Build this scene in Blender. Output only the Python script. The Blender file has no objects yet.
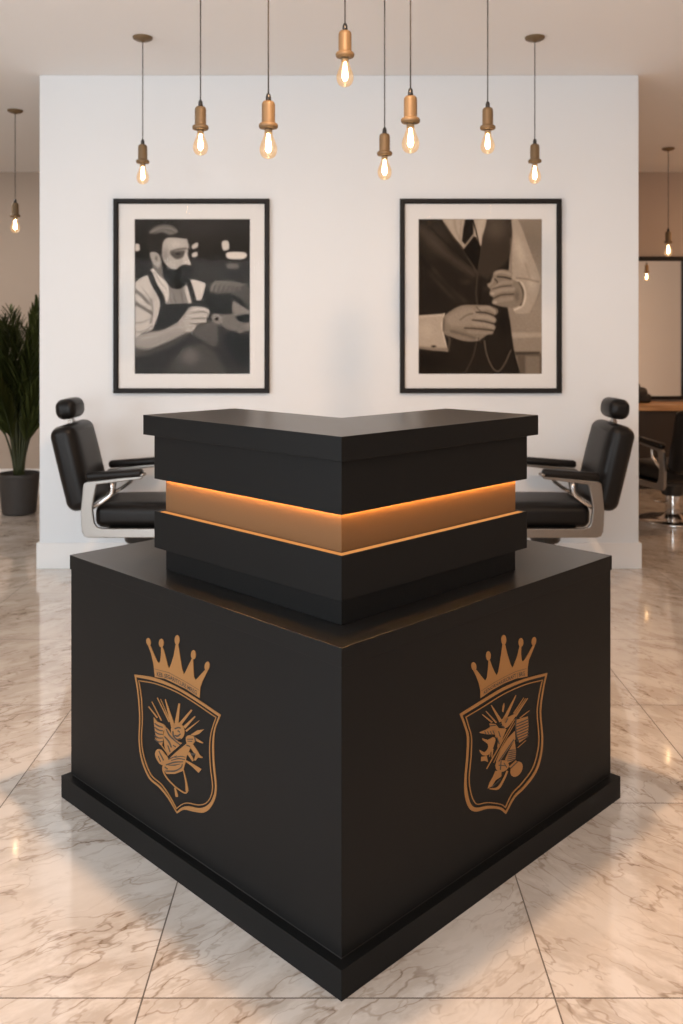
import bpy, bmesh, math, random
import numpy as np
from mathutils import Vector, Matrix
from mathutils.geometry import tessellate_polygon
R = math.radians
PI = math.pi
random.seed(7)
scene = bpy.context.scene
COL = scene.collection

# ---------------------------------------------------------------- camera
cd = bpy.data.cameras.new('camera'); cam = bpy.data.objects.new('camera', cd); COL.objects.link(cam)
cam.location = (0, 0, 1.45); cam.rotation_euler = (PI/2, 0, 0)
cd.sensor_fit = 'HORIZONTAL'; cd.sensor_width = 36; cd.lens = 910/683*36
cd.shift_y = -(512-336)/683
cd.clip_start = .05; cd.clip_end = 60
cd.dof.use_dof = True; cd.dof.focus_distance = 2.35; cd.dof.aperture_fstop = 6.6
scene.camera = cam

# ---------------------------------------------------------------- colour management, world, room lights
scene.view_settings.view_transform = 'Standard'
scene.view_settings.look = 'None'
scene.view_settings.gamma = 1
scene.view_settings.use_curve_mapping = False
scene.view_settings.exposure = -0.05

world = bpy.data.worlds.new('world'); scene.world = world; world.use_nodes = True
nt = world.node_tree; nt.nodes.clear()
sky = nt.nodes.new('ShaderNodeTexSky'); sky.sky_type = 'NISHITA'; sky.sun_elevation = R(35); sky.sun_rotation = R(100); sky.sun_disc = False
bg = nt.nodes.new('ShaderNodeBackground'); bg.inputs['Strength'].default_value = .12
wo = nt.nodes.new('ShaderNodeOutputWorld')
nt.links.new(sky.outputs[0], bg.inputs[0]); nt.links.new(bg.outputs[0], wo.inputs[0])


def area(name, loc, rot, size, power, color, size_y=None, spread=180):
    l = bpy.data.lights.new(name, 'AREA'); l.energy = power; l.color = color; l.size = size; l.spread = R(spread)
    if size_y: l.shape = 'RECTANGLE'; l.size_y = size_y
    o = bpy.data.objects.new(name, l); COL.objects.link(o); o.location = loc; o.rotation_euler = rot
    return o


ROOM = dict(x0=-5.2, x1=5.2, y0=-3.0, y1=9.05, h=3.08)
WARM = (1.0, .66, .38)
BULB_WATT = 2.1
# daylight through the left window and the shop front behind the camera
area('daylight_left_window', (-5.12, -.1, 1.6), (0, R(-106), 0), 2.4, 185, (.84, .92, 1.0), 3.6)
area('daylight_shop_front', (-1.4, -2.9, 1.55), (R(110), 0, 0), 4.6, 215, (.91, .965, 1.0), 2.4)
# warm ceiling spots of the room, then two fills added for the rear
area('ceiling_spot_over_desk', (0, 2.6, 3.06), (0, 0, 0), .10, 64, (1, .62, .36))
area('ceiling_light_right', (2.9, 1.0, 3.06), (0, R(0), 0), 1.6, 42, (1, .62, .34))
area('rear_right_fill', (4.72, 7.2, 3.06), (0, 0, 0), .7, 50, (1, .58, .30))  # unseen fill, added to brighten the oak worktop and rear right corner
area('rear_left_fill', (-3.6, 7.0, 3.06), (0, 0, 0), 1.2, 42, (1, .90, .80))  # no fixture here: added to lift the rear left wall and floor


# ---------------------------------------------------------------- helpers
def link(o, parent=None):
    COL.objects.link(o)
    if parent: o.parent = parent
    return o


def tag(o, label, cat, group=None, kind=None):
    if label: o['label'] = label
    if cat: o['category'] = cat
    if group: o['group'] = group
    if kind: o['kind'] = kind
    return o


def empty(name, loc, rz=0):
    o = bpy.data.objects.new(name, None); o.empty_display_size = .1
    o.location = loc; o.rotation_euler = (0, 0, rz)
    return link(o)


def obj(name, bm, mats, parent=None, smooth=False, bevel=0, seg=2, angle=35):
    me = bpy.data.meshes.new(name)
    bmesh.ops.recalc_face_normals(bm, faces=bm.faces)
    bm.to_mesh(me); bm.free()
    for m in (mats if isinstance(mats, (list, tuple)) else [mats]): me.materials.append(m)
    if smooth:
        for p in me.polygons: p.use_smooth = True
    o = bpy.data.objects.new(name, me); link(o, parent)
    if bevel:
        b = o.modifiers.new('bevel', 'BEVEL'); b.width = bevel; b.segments = seg; b.limit_method = 'ANGLE'; b.angle_limit = R(angle)
        b.harden_normals = False
    return o


def box(bm, x0, y0, z0, x1, y1, z1, mi=0):
    vs = [bm.verts.new(p) for p in ((x0,y0,z0),(x1,y0,z0),(x1,y1,z0),(x0,y1,z0),(x0,y0,z1),(x1,y0,z1),(x1,y1,z1),(x0,y1,z1))]
    for f in ((0,3,2,1),(4,5,6,7),(0,1,5,4),(1,2,6,5),(2,3,7,6),(3,0,4,7)):
        bm.faces.new([vs[i] for i in f]).material_index = mi
    return vs


def prism(bm, pts, z0, z1, mi=0):
    """extrude an xy outline upwards"""
    a = [bm.verts.new((x, y, z0)) for x, y in pts]; b = [bm.verts.new((x, y, z1)) for x, y in pts]
    n = len(pts)
    for f in (bm.faces.new(a[::-1]), bm.faces.new(b)): f.material_index = mi
    for i in range(n):
        bm.faces.new((a[i], a[(i+1) % n], b[(i+1) % n], b[i])).material_index = mi


def slab_xz(bm, pts, y0, y1):
    """extrude an xz outline along y"""
    a = [bm.verts.new((x, y0, z)) for x, z in pts]; b = [bm.verts.new((x, y1, z)) for x, z in pts]
    n = len(pts)
    bm.faces.new(a); bm.faces.new(b[::-1])
    for i in range(n):
        bm.faces.new((a[(i+1) % n], a[i], b[i], b[(i+1) % n]))


def lathe(bm, prof, seg=28, cx=0, cy=0, cz=0, mi=0, cap=True):
    rings = []
    for r, z in prof:
        if r < 1e-6: rings.append([bm.verts.new((cx, cy, cz+z))])
        else: rings.append([bm.verts.new((cx + r*math.cos(2*PI*k/seg), cy + r*math.sin(2*PI*k/seg), cz+z)) for k in range(seg)])
    for a, b in zip(rings, rings[1:]):
        for k in range(seg):
            k2 = (k+1) % seg
            if len(a) == 1 and len(b) == 1: continue
            if len(a) == 1: f = bm.faces.new((a[0], b[k2], b[k]))
            elif len(b) == 1: f = bm.faces.new((a[k], a[k2], b[0]))
            else: f = bm.faces.new((a[k], a[k2], b[k2], b[k]))
            f.material_index = mi
    if cap:
        for r in (rings[0], rings[-1]):
            if len(r) > 2: bm.faces.new(r).material_index = mi


def tube(bm, pts, rad, seg=10, closed=False):
    P = [Vector(p) for p in pts]; n = len(P)
    rr = rad if isinstance(rad, (list, tuple)) else [rad]*n
    rings = []; up = None
    for i in range(n):
        if closed: t = (P[(i+1) % n] - P[i-1]).normalized()
        else: t = (P[min(n-1, i+1)] - P[max(0, i-1)]).normalized()
        if up is None:
            up = Vector((0, 0, 1)) if abs(t.z) < .9 else Vector((1, 0, 0))
        a = t.cross(up).normalized(); b = a.cross(t).normalized(); up = b
        rings.append([bm.verts.new(P[i] + (a*math.cos(2*PI*k/seg) + b*math.sin(2*PI*k/seg))*rr[i]) for k in range(seg)])
    m = n if closed else n-1
    for i in range(m):
        A, B = rings[i], rings[(i+1) % n]
        for k in range(seg):
            bm.faces.new((A[k], A[(k+1) % seg], B[(k+1) % seg], B[k]))
    if not closed:
        bm.faces.new(rings[0][::-1]); bm.faces.new(rings[-1])


def rbox(bm, c, s, r, seg=5, M=None, puff=0):
    """rounded cushion box, centre c, full sizes s, radius r, optional puffed big faces"""
    t = bmesh.new()
    bmesh.ops.create_cube(t, size=1)
    for v in t.verts: v.co = Vector((v.co.x*s[0], v.co.y*s[1], v.co.z*s[2]))
    bmesh.ops.bevel(t, geom=list(t.edges), offset=r, segments=seg, profile=.5, affect='EDGES')
    if puff:
        big = [f for f in t.faces if f.calc_area() > .2*max(s[0]*s[1], s[1]*s[2], s[0]*s[2])]
        for _ in range(1):
            es = list({e for f in big for e in f.edges})
            bmesh.ops.subdivide_edges(t, edges=es, cuts=9, use_grid_fill=True)
        hx, hy, hz = s[0]/2, s[1]/2, s[2]/2
        for v in t.verts:
            x, y, z = v.co.x/hx, v.co.y/hy, v.co.z/hz
            if s[2] <= s[0]: v.co.z += puff*z*(1-x**4)*(1-y**4) if abs(z) > .5 else 0
            else: v.co.x += puff*x*(1-z**4)*(1-y**4) if abs(x) > .5 else 0
    M = (Matrix.Translation(Vector(c)) @ M) if M else Matrix.Translation(Vector(c))
    t.transform(M)
    me = bpy.data.meshes.new('tmp'); t.to_mesh(me); t.free(); bm.from_mesh(me); bpy.data.meshes.remove(me)


# ---------------------------------------------------------------- materials
def mat(name, color=(.5,.5,.5), rough=.5, metal=0, spec=.5, coat=0):
    m = bpy.data.materials.new(name); m.use_nodes = True
    b = m.node_tree.nodes['Principled BSDF']
    b.inputs['Base Color'].default_value = (*color, 1); b.inputs['Roughness'].default_value = rough
    b.inputs['Metallic'].default_value = metal; b.inputs['Specular IOR Level'].default_value = spec
    b.inputs['Coat Weight'].default_value = coat
    return m


def N(m, t, **kw):
    n = m.node_tree.nodes.new(t)
    for k, v in kw.items():
        if k.startswith('i_'): n.inputs[k[2:].replace('_', ' ')].default_value = v
        else: setattr(n, k, v)
    return n


def L(m, a, b): m.node_tree.links.new(a, b)


def B(m): return m.node_tree.nodes['Principled BSDF']


def bump(m, scale, strength, dist=.002, detail=3):
    tc = N(m, 'ShaderNodeTexCoord'); no = N(m, 'ShaderNodeTexNoise'); no.inputs['Scale'].default_value = scale; no.inputs['Detail'].default_value = detail
    bu = N(m, 'ShaderNodeBump'); bu.inputs['Strength'].default_value = strength; bu.inputs['Distance'].default_value = dist
    L(m, tc.outputs['Object'], no.inputs['Vector']); L(m, no.outputs['Fac'], bu.inputs['Height']); L(m, bu.outputs[0], B(m).inputs['Normal'])
    return no


def ramp(m, fac, stops):
    r = N(m, 'ShaderNodeValToRGB')
    e = r.color_ramp.elements
    while len(e) < len(stops): e.new(.5)
    for q, (p, c) in zip(e, stops): q.position = p; q.color = (*c, 1)
    L(m, fac, r.inputs['Fac'])
    return r


M = {}
M['wall'] = mat('white_painted_plaster', (.755, .77, .785), .7, spec=.3); bump(M['wall'], 60, .08)
M['wall_rear'] = mat('greige_painted_plaster', (.46, .375, .31), .75, spec=.3); bump(M['wall_rear'], 60, .08)
M['ceiling'] = mat('ceiling_paint', (.90, .89, .88), .85, spec=.2)
M['trim'] = mat('white_satin_trim', (.82, .80, .78), .45)

# marble
m = M['marble'] = mat('polished_marble', rough=.1, spec=.6)
tc = N(m, 'ShaderNodeTexCoord'); at = N(m, 'ShaderNodeAttribute', attribute_name='tile'); at.attribute_type = 'GEOMETRY'
vr = N(m, 'ShaderNodeVectorRotate'); vr.rotation_type = 'Z_AXIS'
mul = N(m, 'ShaderNodeMath', operation='MULTIPLY'); mul.inputs[1].default_value = 1.6
L(m, at.outputs['Fac'], mul.inputs[0]); L(m, mul.outputs[0], vr.inputs['Angle']); L(m, tc.outputs['Object'], vr.inputs['Vector'])
off = N(m, 'ShaderNodeVectorMath', operation='SCALE'); off.inputs[0].default_value = (7.3, 3.1, 0)
L(m, at.outputs['Fac'], off.inputs['Scale'])
ad = N(m, 'ShaderNodeVectorMath', operation='ADD'); L(m, vr.outputs[0], ad.inputs[0]); L(m, off.outputs[0], ad.inputs[1])
warp = N(m, 'ShaderNodeTexNoise'); warp.inputs['Scale'].default_value = 3.2; warp.inputs['Detail'].default_value = 6
L(m, ad.outputs[0], warp.inputs['Vector'])
ws = N(m, 'ShaderNodeVectorMath', operation='SCALE'); ws.inputs['Scale'].default_value = .12
L(m, warp.outputs['Color'], ws.inputs[0])
ad2 = N(m, 'ShaderNodeVectorMath', operation='ADD'); L(m, ad.outputs[0], ad2.inputs[0]); L(m, ws.outputs[0], ad2.inputs[1])


def vein(scale, stretch, w0, w1, detail=7, rough=.55, dist=0.0, src=None):
    ro = N(m, 'ShaderNodeMapping'); ro.inputs['Rotation'].default_value = (0, 0, R(-45))
    mp = N(m, 'ShaderNodeMapping'); mp.inputs['Scale'].default_value = stretch
    L(m, (src or ad2).outputs[0], ro.inputs['Vector']); L(m, ro.outputs[0], mp.inputs['Vector'])
    vo = N(m, 'ShaderNodeTexNoise'); vo.inputs['Scale'].default_value = scale; vo.inputs['Detail'].default_value = detail; vo.inputs['Roughness'].default_value = rough
    vo.inputs['Distortion'].default_value = dist
    L(m, mp.outputs[0], vo.inputs['Vector'])
    sb = N(m, 'ShaderNodeMath', operation='SUBTRACT'); sb.inputs[1].default_value = .5; L(m, vo.outputs['Fac'], sb.inputs[0])
    ab = N(m, 'ShaderNodeMath', operation='ABSOLUTE'); L(m, sb.outputs[0], ab.inputs[0])
    mr = N(m, 'ShaderNodeMapRange'); mr.inputs['From Min'].default_value = w0; mr.inputs['From Max'].default_value = w1
    mr.inputs['To Min'].default_value = 1; mr.inputs['To Max'].default_value = 0; mr.interpolation_type = 'SMOOTHSTEP'
    L(m, ab.outputs[0], mr.inputs['Value'])
    return mr.outputs[0]


v1 = vein(2.9, (1, 2.6, 1), .0, .016, 4, .5); v2 = vein(6.5, (1, 2.4, 1), 0, .022, 3, .5); v3 = vein(2.0, (1, 2.6, 1), 0, .11, 8, .65)
pn = N(m, 'ShaderNodeTexNoise'); pn.inputs['Scale'].default_value = 3.2; pn.inputs['Detail'].default_value = 4; L(m, ad.outputs[0], pn.inputs['Vector'])
pr = N(m, 'ShaderNodeMapRange'); pr.inputs['From Min'].default_value = .25; pr.inputs['From Max'].default_value = .6; L(m, pn.outputs['Fac'], pr.inputs['Value'])
def mth(op, a, b):
    q = N(m, 'ShaderNodeMath', operation=op); q.use_clamp = True
    for i, v in enumerate((a, b)):
        if isinstance(v, (int, float)): q.inputs[i].default_value = v
        else: L(m, v, q.inputs[i])
    return q.outputs[0]
fac = mth('ADD', mth('MULTIPLY', mth('MULTIPLY', v1, pr.outputs[0]), .48), mth('ADD', mth('MULTIPLY', mth('MULTIPLY', v2, pr.outputs[0]), .30), mth('MULTIPLY', mth('MULTIPLY', v3, pr.outputs[0]), .34)))
cr = ramp(m, fac, [(0, (.645, .585, .53)), (.35, (.49, .42, .36)), (1, (.22, .155, .105))])
L(m, cr.outputs[0], B(m).inputs['Base Color'])
B(m).inputs['Roughness'].default_value = .11; B(m).inputs['Coat Weight'].default_value = .6; B(m).inputs['Coat Roughness'].default_value = .05
M['grout'] = mat('tile_grout', (.12, .095, .075), .6)

M['black'] = mat('black_satin_laminate', (.008, .0078, .0076), .42, spec=.10)
no = bump(M['black'], 900, .10, .0006, 2)
M['black_top'] = mat('black_worktop_laminate', (.014, .013, .012), .30, spec=.4); bump(M['black_top'], 700, .06, .0005, 2)
M['brass_panel'] = mat('brushed_brass_panel', (.14, .070, .028), .6, metal=0, spec=.2)
M['gold'] = mat('copper_gold_vinyl', (.285, .130, .036), .45, metal=.15)
M['ink'] = mat('crest_dark_ink', (.022, .018, .016), .5)


def emis(name, color, strength):
    m = bpy.data.materials.new(name); m.use_nodes = True; t = m.node_tree; t.nodes.clear()
    e = t.nodes.new('ShaderNodeEmission'); e.inputs[0].default_value = (*color, 1); e.inputs[1].default_value = strength
    o = t.nodes.new('ShaderNodeOutputMaterial'); t.links.new(e.outputs[0], o.inputs[0])
    return m


M['led'] = emis('led_strip_glow', (1, .48, .14), 130)
M['led_low'] = emis('led_diffuser_glow', (1, .40, .12), .75)
M['filament'] = emis('filament_glow', (1, .70, .40), 42)

m = M['bulb'] = bpy.data.materials.new('lit_amber_bulb_glass'); m.use_nodes = True; t = m.node_tree; t.nodes.clear()
tr = t.nodes.new('ShaderNodeBsdfTransparent'); tr.inputs[0].default_value = (1, .93, .84, 1)
em = t.nodes.new('ShaderNodeEmission'); em.inputs[0].default_value = (1, .60, .30, 1); em.inputs[1].default_value = 1.05
gl = t.nodes.new('ShaderNodeBsdfGlossy'); gl.inputs['Roughness'].default_value = .05
fr = t.nodes.new('ShaderNodeFresnel'); fr.inputs[0].default_value = 1.45
m1 = t.nodes.new('ShaderNodeMixShader'); m1.inputs[0].default_value = .34
m2 = t.nodes.new('ShaderNodeMixShader'); o = t.nodes.new('ShaderNodeOutputMaterial')
t.links.new(tr.outputs[0], m1.inputs[1]); t.links.new(em.outputs[0], m1.inputs[2])
mu = t.nodes.new('ShaderNodeMath'); mu.operation = 'MULTIPLY'; mu.inputs[1].default_value = .35
t.links.new(fr.outputs[0], mu.inputs[0]); t.links.new(mu.outputs[0], m2.inputs[0]); t.links.new(m1.outputs[0], m2.inputs[1]); t.links.new(gl.outputs[0], m2.inputs[2]); t.links.new(m2.outputs[0], o.inputs[0])

m = M['pane'] = bpy.data.materials.new('clear_pane_glass'); m.use_nodes = True; t = m.node_tree; t.nodes.clear()
tr = t.nodes.new('ShaderNodeBsdfTransparent'); gl = t.nodes.new('ShaderNodeBsdfGlossy'); gl.inputs['Roughness'].default_value = .03
fr = t.nodes.new('ShaderNodeFresnel'); fr.inputs[0].default_value = 1.45
m2 = t.nodes.new('ShaderNodeMixShader'); o = t.nodes.new('ShaderNodeOutputMaterial')
mu = t.nodes.new('ShaderNodeMath'); mu.operation = 'MULTIPLY'; mu.inputs[1].default_value = .07
t.links.new(fr.outputs[0], mu.inputs[0]); t.links.new(mu.outputs[0], m2.inputs[0]); t.links.new(tr.outputs[0], m2.inputs[1]); t.links.new(gl.outputs[0], m2.inputs[2]); t.links.new(m2.outputs[0], o.inputs[0])

M['socket'] = mat('antique_brass', (.165, .105, .050), .5, metal=.15); bump(M['socket'], 300, .15, .0005)
M['cap'] = mat('black_plastic', (.012, .012, .012), .3)
M['cord'] = mat('grey_fabric_cord', (.05, .043, .038), .8)
M['frame'] = mat('black_wood_frame', (.013, .011, .010), .5, spec=.2)
M['mat_board'] = mat('off_white_mat_board', (.75, .735, .72), .9, spec=.2)
M['leather'] = mat('black_leather', (.007, .006, .0055), .38, spec=.22); bump(M['leather'], 260, .22, .001)
M['chrome'] = mat('polished_chrome', (.62, .60, .58), .16, metal=1)
M['chrome_satin'] = mat('satin_steel', (.30, .28, .26), .32, metal=1)
M['leaf'] = mat('dark_palm_leaf', (.050, .060, .015), .6, spec=.2); 
M['stem'] = mat('palm_stem', (.035, .042, .012), .5)
M['pot'] = mat('dark_grey_pot', (.045, .040, .037), .6); bump(M['pot'], 40, .2)
M['soil'] = mat('potting_soil', (.02, .013, .008), .95); bump(M['soil'], 90, .9, .01)
M['mirror'] = mat('mirror_glass', (.95, .88, .80), .012, metal=1)
M['cabinet'] = mat('dark_brown_cabinet', (.022, .013, .008), .45)
m = M['oak'] = mat('warm_oak_worktop', (.5, .3, .15), .4)
tc = N(m, 'ShaderNodeTexCoord'); mp = N(m, 'ShaderNodeMapping'); mp.inputs['Scale'].default_value = (1.5, 14, 14); no = N(m, 'ShaderNodeTexNoise'); no.inputs['Scale'].default_value = 3
L(m, tc.outputs['Object'], mp.inputs[0]); L(m, mp.outputs[0], no.inputs['Vector'])
cr = ramp(m, no.outputs['Fac'], [(.3, (.36, .19, .085)), (.7, (.56, .34, .17))]); L(m, cr.outputs[0], B(m).inputs['Base Color'])
M['bag'] = mat('dark_bag_cloth', (.014, .012, .011), .6)

# ---------------------------------------------------------------- printed photographs (tone grids)
def smooth_closed(pts, n=5):
    out = []; m = len(pts)
    for i in range(m):
        p0, p1, p2, p3 = (np.array(pts[(i + k - 1) % m], float) for k in range(4))
        for j in range(n):
            t = j / n
            out.append(.5 * ((2*p1) + (-p0 + p2)*t + (2*p0 - 5*p1 + 4*p2 - p3)*t*t + (-p0 + 3*p1 - 3*p2 + p3)*t**3))
    return out


def smooth_open(pts, n=5):
    P = [np.array(p, float) for p in pts]
    P = [2*P[0] - P[1]] + P + [2*P[-1] - P[-2]]
    out = []
    for i in range(1, len(P) - 2):
        p0, p1, p2, p3 = P[i-1:i+3]
        for j in range(n):
            t = j / n
            out.append(.5 * ((2*p1) + (-p0 + p2)*t + (2*p0 - 5*p1 + 4*p2 - p3)*t*t + (-p0 + 3*p1 - 3*p2 + p3)*t**3))
    out.append(P[-2])
    return out


class Print:
    """A grey-tone photograph print, kept as a grid of tones."""
    def __init__(s, x0, y0, x1, y1, w, h, base):
        s.w, s.h = w, h
        s.X, s.Y = np.meshgrid(np.linspace(x0, x1, w), np.linspace(y0, y1, h))
        s.g = np.full((h, w), float(base))
    def seg(s, a, b):
        dx, dy = b[0]-a[0], b[1]-a[1]
        L = dx*dx + dy*dy + 1e-9
        t = np.clip(((s.X-a[0])*dx + (s.Y-a[1])*dy) / L, 0, 1)
        return np.hypot(s.X - a[0] - t*dx, s.Y - a[1] - t*dy), t
    def mix(s, a, v, alpha):
        s.g = s.g*(1 - a*alpha) + v*a*alpha
    def poly(s, pts, v, blur=5, alpha=1.0, sm=True):
        P = smooth_closed(pts) if sm else pts
        d = np.full_like(s.X, 1e9); ins = np.zeros(s.X.shape, bool)
        for i in range(len(P)):
            a, b = P[i], P[(i+1) % len(P)]
            d = np.minimum(d, s.seg(a, b)[0])
            c = ((a[1] > s.Y) != (b[1] > s.Y))
            ins ^= c & (s.X < (b[0]-a[0])*(s.Y-a[1])/((b[1]-a[1]) or 1e-9) + a[0])
        sd = np.where(ins, d, -d)
        a = np.clip(.5 + sd/(2*blur), 0, 1); a = a*a*(3-2*a)
        s.mix(a, v, alpha)
    def line(s, pts, w, v, blur=4, alpha=1.0):
        P = smooth_open(pts) if len(pts) > 2 else pts
        d = np.full_like(s.X, 1e9)
        for a, b in zip(P, P[1:]):
            d = np.minimum(d, s.seg(a, b)[0])
        a = np.clip(.5 + (w/2 - d)/(2*blur), 0, 1)
        s.mix(a*a*(3-2*a), v, alpha)
    def blob(s, cx, cy, rx, ry, v, ang=0, alpha=1.0, hard=0.0):
        c, n = math.cos(math.radians(ang)), math.sin(math.radians(ang))
        u = ((s.X-cx)*c + (s.Y-cy)*n)/rx; w = (-(s.X-cx)*n + (s.Y-cy)*c)/ry
        r = np.sqrt(u*u + w*w)
        a = np.clip((1 - r)/(1 - hard + 1e-6), 0, 1); a = a*a*(3-2*a)
        s.mix(a, v, alpha)


def barber_print():
    p = Print(17, 17, 669, 891, 164, 220, 62)
    p.blob(380, 60, 260, 150, 74, alpha=.8)
    p.blob(420, 320, 130, 90, 74, alpha=.7)
    p.blob(600, 330, 120, 60, 50, alpha=.6)
    p.blob(60, 250, 120, 160, 52, alpha=.7)
    # lamps behind
    p.poly([(0,160),(40,158),(46,175),(42,196),(0,196)], 205, 5)
    p.poly([(342,165),(372,150),(372,175),(344,186)], 195, 5)
    p.poly([(342,212),(368,203),(370,226),(344,232)], 200, 5)
    p.poly([(510,146),(544,142),(548,186),(516,192)], 205, 5)
    p.poly([(540,206),(628,204),(650,220),(628,242),(545,240)], 215, 5)
    p.poly([(540,268),(598,270),(598,296),(542,296)], 118, 7)
    # shirt body
    p.poly([(17,375),(60,345),(110,325),(125,300),(180,330),(330,362),(415,380),(405,440),(390,480),(350,500),(165,500),(150,560),(120,640),(60,660),(17,705)], 196, 5, sm=False)
    p.poly([(330,360),(414,382),(404,430),(388,480),(372,488),(352,440)], 205, 5)
    p.blob(60, 430, 70, 80, 212, alpha=.6); p.blob(135, 440, 40, 70, 176, alpha=.7)
    p.line([(20,420),(60,450),(95,490)], 16, 118, 12); p.line([(20,490),(70,520),(110,545)], 16, 112, 12)
    p.line([(17,600),(60,600),(100,580)], 6, 150, 7); p.line([(17,655),(70,648),(118,620)], 6, 140, 7)
    p.line([(112,470),(118,540),(108,600)], 10, 120, 8, .8)
    p.line([(60,405),(100,460),(108,500)], 8, 150, 8, .7)
    # undershirt and chest
    p.poly([(205,430),(250,410),(310,415),(335,495),(200,495)], 140, 8)
    p.poly([(200,400),(212,430),(205,480),(190,470)], 205, 5); p.line([(310,420),(330,490)], 18, 205, 6)
    p.line([(235,440),(250,490)], 5, 105, 6); p.line([(280,430),(290,490)], 5, 110, 6)
    # neck
    p.poly([(120,250),(180,260),(215,330),(230,420),(190,400),(135,330)], 128, 8)
    # face
    p.poly([(175,140),(210,118),(300,118),(318,150),(328,185),(318,215),(332,275),(320,300),(300,330),(200,320),(170,260),(165,190)], 182, 7)
    p.blob(250, 160, 60, 38, 200, alpha=.8); p.blob(300, 240, 20, 40, 205, alpha=.8); p.blob(225, 275, 42, 26, 186, alpha=.8)
    p.blob(190, 220, 34, 70, 140, alpha=.6); p.line([(326,170),(322,210),(334,272)], 10, 90, 6, .5)
    # hair
    p.poly([(95,100),(110,75),(150,48),(200,42),(250,60),(275,95),(318,128),(250,122),(200,124),(178,150),(172,190),(168,215),(130,205),(100,205),(86,150)], 66, 6)
    p.poly([(100,98),(130,62),(190,48),(240,62),(262,90),(215,108),(170,92)], 128, 8, .9)
    p.line([(110,92),(160,68),(220,70),(250,88)], 5, 165, 6, .6); p.line([(130,102),(180,85),(235,100)], 5, 150, 6, .5)
    # ear
    p.poly([(103,212),(125,202),(152,215),(165,250),(158,290),(135,282),(115,255)], 172, 5)
    p.blob(140, 240, 14, 26, 110, alpha=.7)
    # eye, brow, glasses shade
    p.poly([(218,206),(262,196),(298,196),(300,212),(286,234),(256,244),(234,232)], 84, 8, .85)
    p.blob(262, 214, 22, 9, 40, alpha=.7); p.poly([(302,205),(316,232),(334,268),(324,282),(298,276)], 198, 5); p.line([(322,186),(330,216)], 8, 60, 5)
    p.line([(222,200),(262,188),(306,184)], 9, 92, 7, .8)
    # beard
    p.poly([(168,215),(182,260),(225,300),(265,295),(285,278),(318,276),(340,296),(330,350),(300,395),(262,412),(228,405),(195,365),(176,320)], 46, 7)
    p.blob(300, 322, 20, 9, 96, alpha=.8); p.line([(268,292),(300,282),(338,296)], 8, 40, 5)
    # collar
    p.poly([(122,296),(150,330),(188,365),(208,400),(196,434),(150,388),(106,320)], 208, 5)
    p.line([(130,318),(160,370),(195,412)], 5, 150, 6, .7)
    # apron straps and bib
    p.line([(106,326),(130,390),(166,450),(178,500)], 30, 52, 5)
    p.line([(318,362),(340,430),(358,500)], 28, 56, 5)
    p.poly([(165,498),(345,492),(380,500),(340,640),(300,720),(240,760),(120,800),(110,655),(150,590)], 48, 5, sm=False)
    p.line([(165,500),(345,495)], 5, 78, 4)
    # lower apron, cape
    p.poly([(17,740),(160,700),(300,640),(400,680),(480,740),(560,790),(669,860),(669,900),(17,900)], 56, 12, sm=False)
    p.poly([(180,891),(230,800),(320,735),(400,715),(470,760),(540,891)], 82, 22, sm=False)
    p.blob(330, 790, 80, 80, 132, alpha=.7); p.line([(430,700),(500,770),(560,880)], 14, 52, 12, .7); p.line([(250,780),(210,880)], 10, 62, 12, .7)
    # seated client
    p.poly([(480,560),(560,545),(669,545),(669,760),(520,745),(470,690)], 60, 12, sm=False)
    p.poly([(360,640),(420,600),(480,600),(478,735),(400,700),(350,670)], 98, 12)
    p.poly([(500,560),(570,545),(669,540),(669,640),(600,650),(540,640),(500,605)], 122, 10)
    p.poly([(405,470),(425,395),(480,362),(560,352),(640,385),(669,400),(669,530),(600,495),(570,478),(570,545),(470,548),(420,530)], 44, 7)
    p.poly([(430,395),(480,366),(560,356),(640,390),(669,405),(669,520),(620,470),(560,440),(470,440)], 92, 10)
    for k in range(7):
        x = 448 + k*26
        p.line([(x, 428 - k*2), (x+10, 392), (x+34, 366 + k*3)], 8, 178 - 5*k, 6, .8)
    p.poly([(572,480),(610,500),(669,535),(669,550),(575,545)], 140, 8)
    p.poly([(585,572),(625,556),(669,556),(669,590),(625,600)], 34, 6)
    p.blob(655, 618, 24, 26, 150, alpha=.9); p.blob(612, 654, 18, 12, 190, alpha=.9)
    p.poly([(520,690),(560,650),(610,672),(669,680),(669,850),(560,790)], 38, 12)
    # ear of the client
    p.poly([(452,560),(480,550),(508,565),(512,592),(490,612),(462,596)], 142, 5); p.blob(480, 580, 17, 16, 48, hard=.3)
    # forearm
    p.poly([(20,690),(90,655),(180,640),(260,600),(300,600),(345,640),(250,690),(140,738),(60,762),(22,745)], 158, 8)
    p.poly([(20,740),(140,745),(320,650),(340,660),(200,745),(60,790),(17,780)], 92, 14, .8)
    p.line([(60,690),(160,665),(260,625)], 20, 178, 14, .7)
    # hand
    p.poly([(262,605),(300,550),(335,512),(380,510),(425,520),(440,545),(425,575),(420,600),(375,612),(345,650),(300,650)], 178, 6)
    p.line([(345,545),(395,538),(430,548)], 5, 112, 4, .8); p.line([(340,580),(385,575),(420,578)], 5, 104, 4, .8)
    p.line([(335,605),(380,607),(415,602)], 6, 84, 5, .8); p.line([(345,528),(400,523),(432,535)], 12, 205, 6, .8)
    p.line([(350,563),(400,558),(420,565)], 11, 205, 6, .7); p.line([(345,592),(390,592),(412,592)], 10, 196, 6, .7)
    p.line([(300,560),(285,600),(300,640)], 10, 150, 10, .5)
    p.line([(355,488),(395,482)], 18, 60, 5)
    p.line([(20,20),(20,888)], 4, 40, 4, .6)
    return p.g


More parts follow.
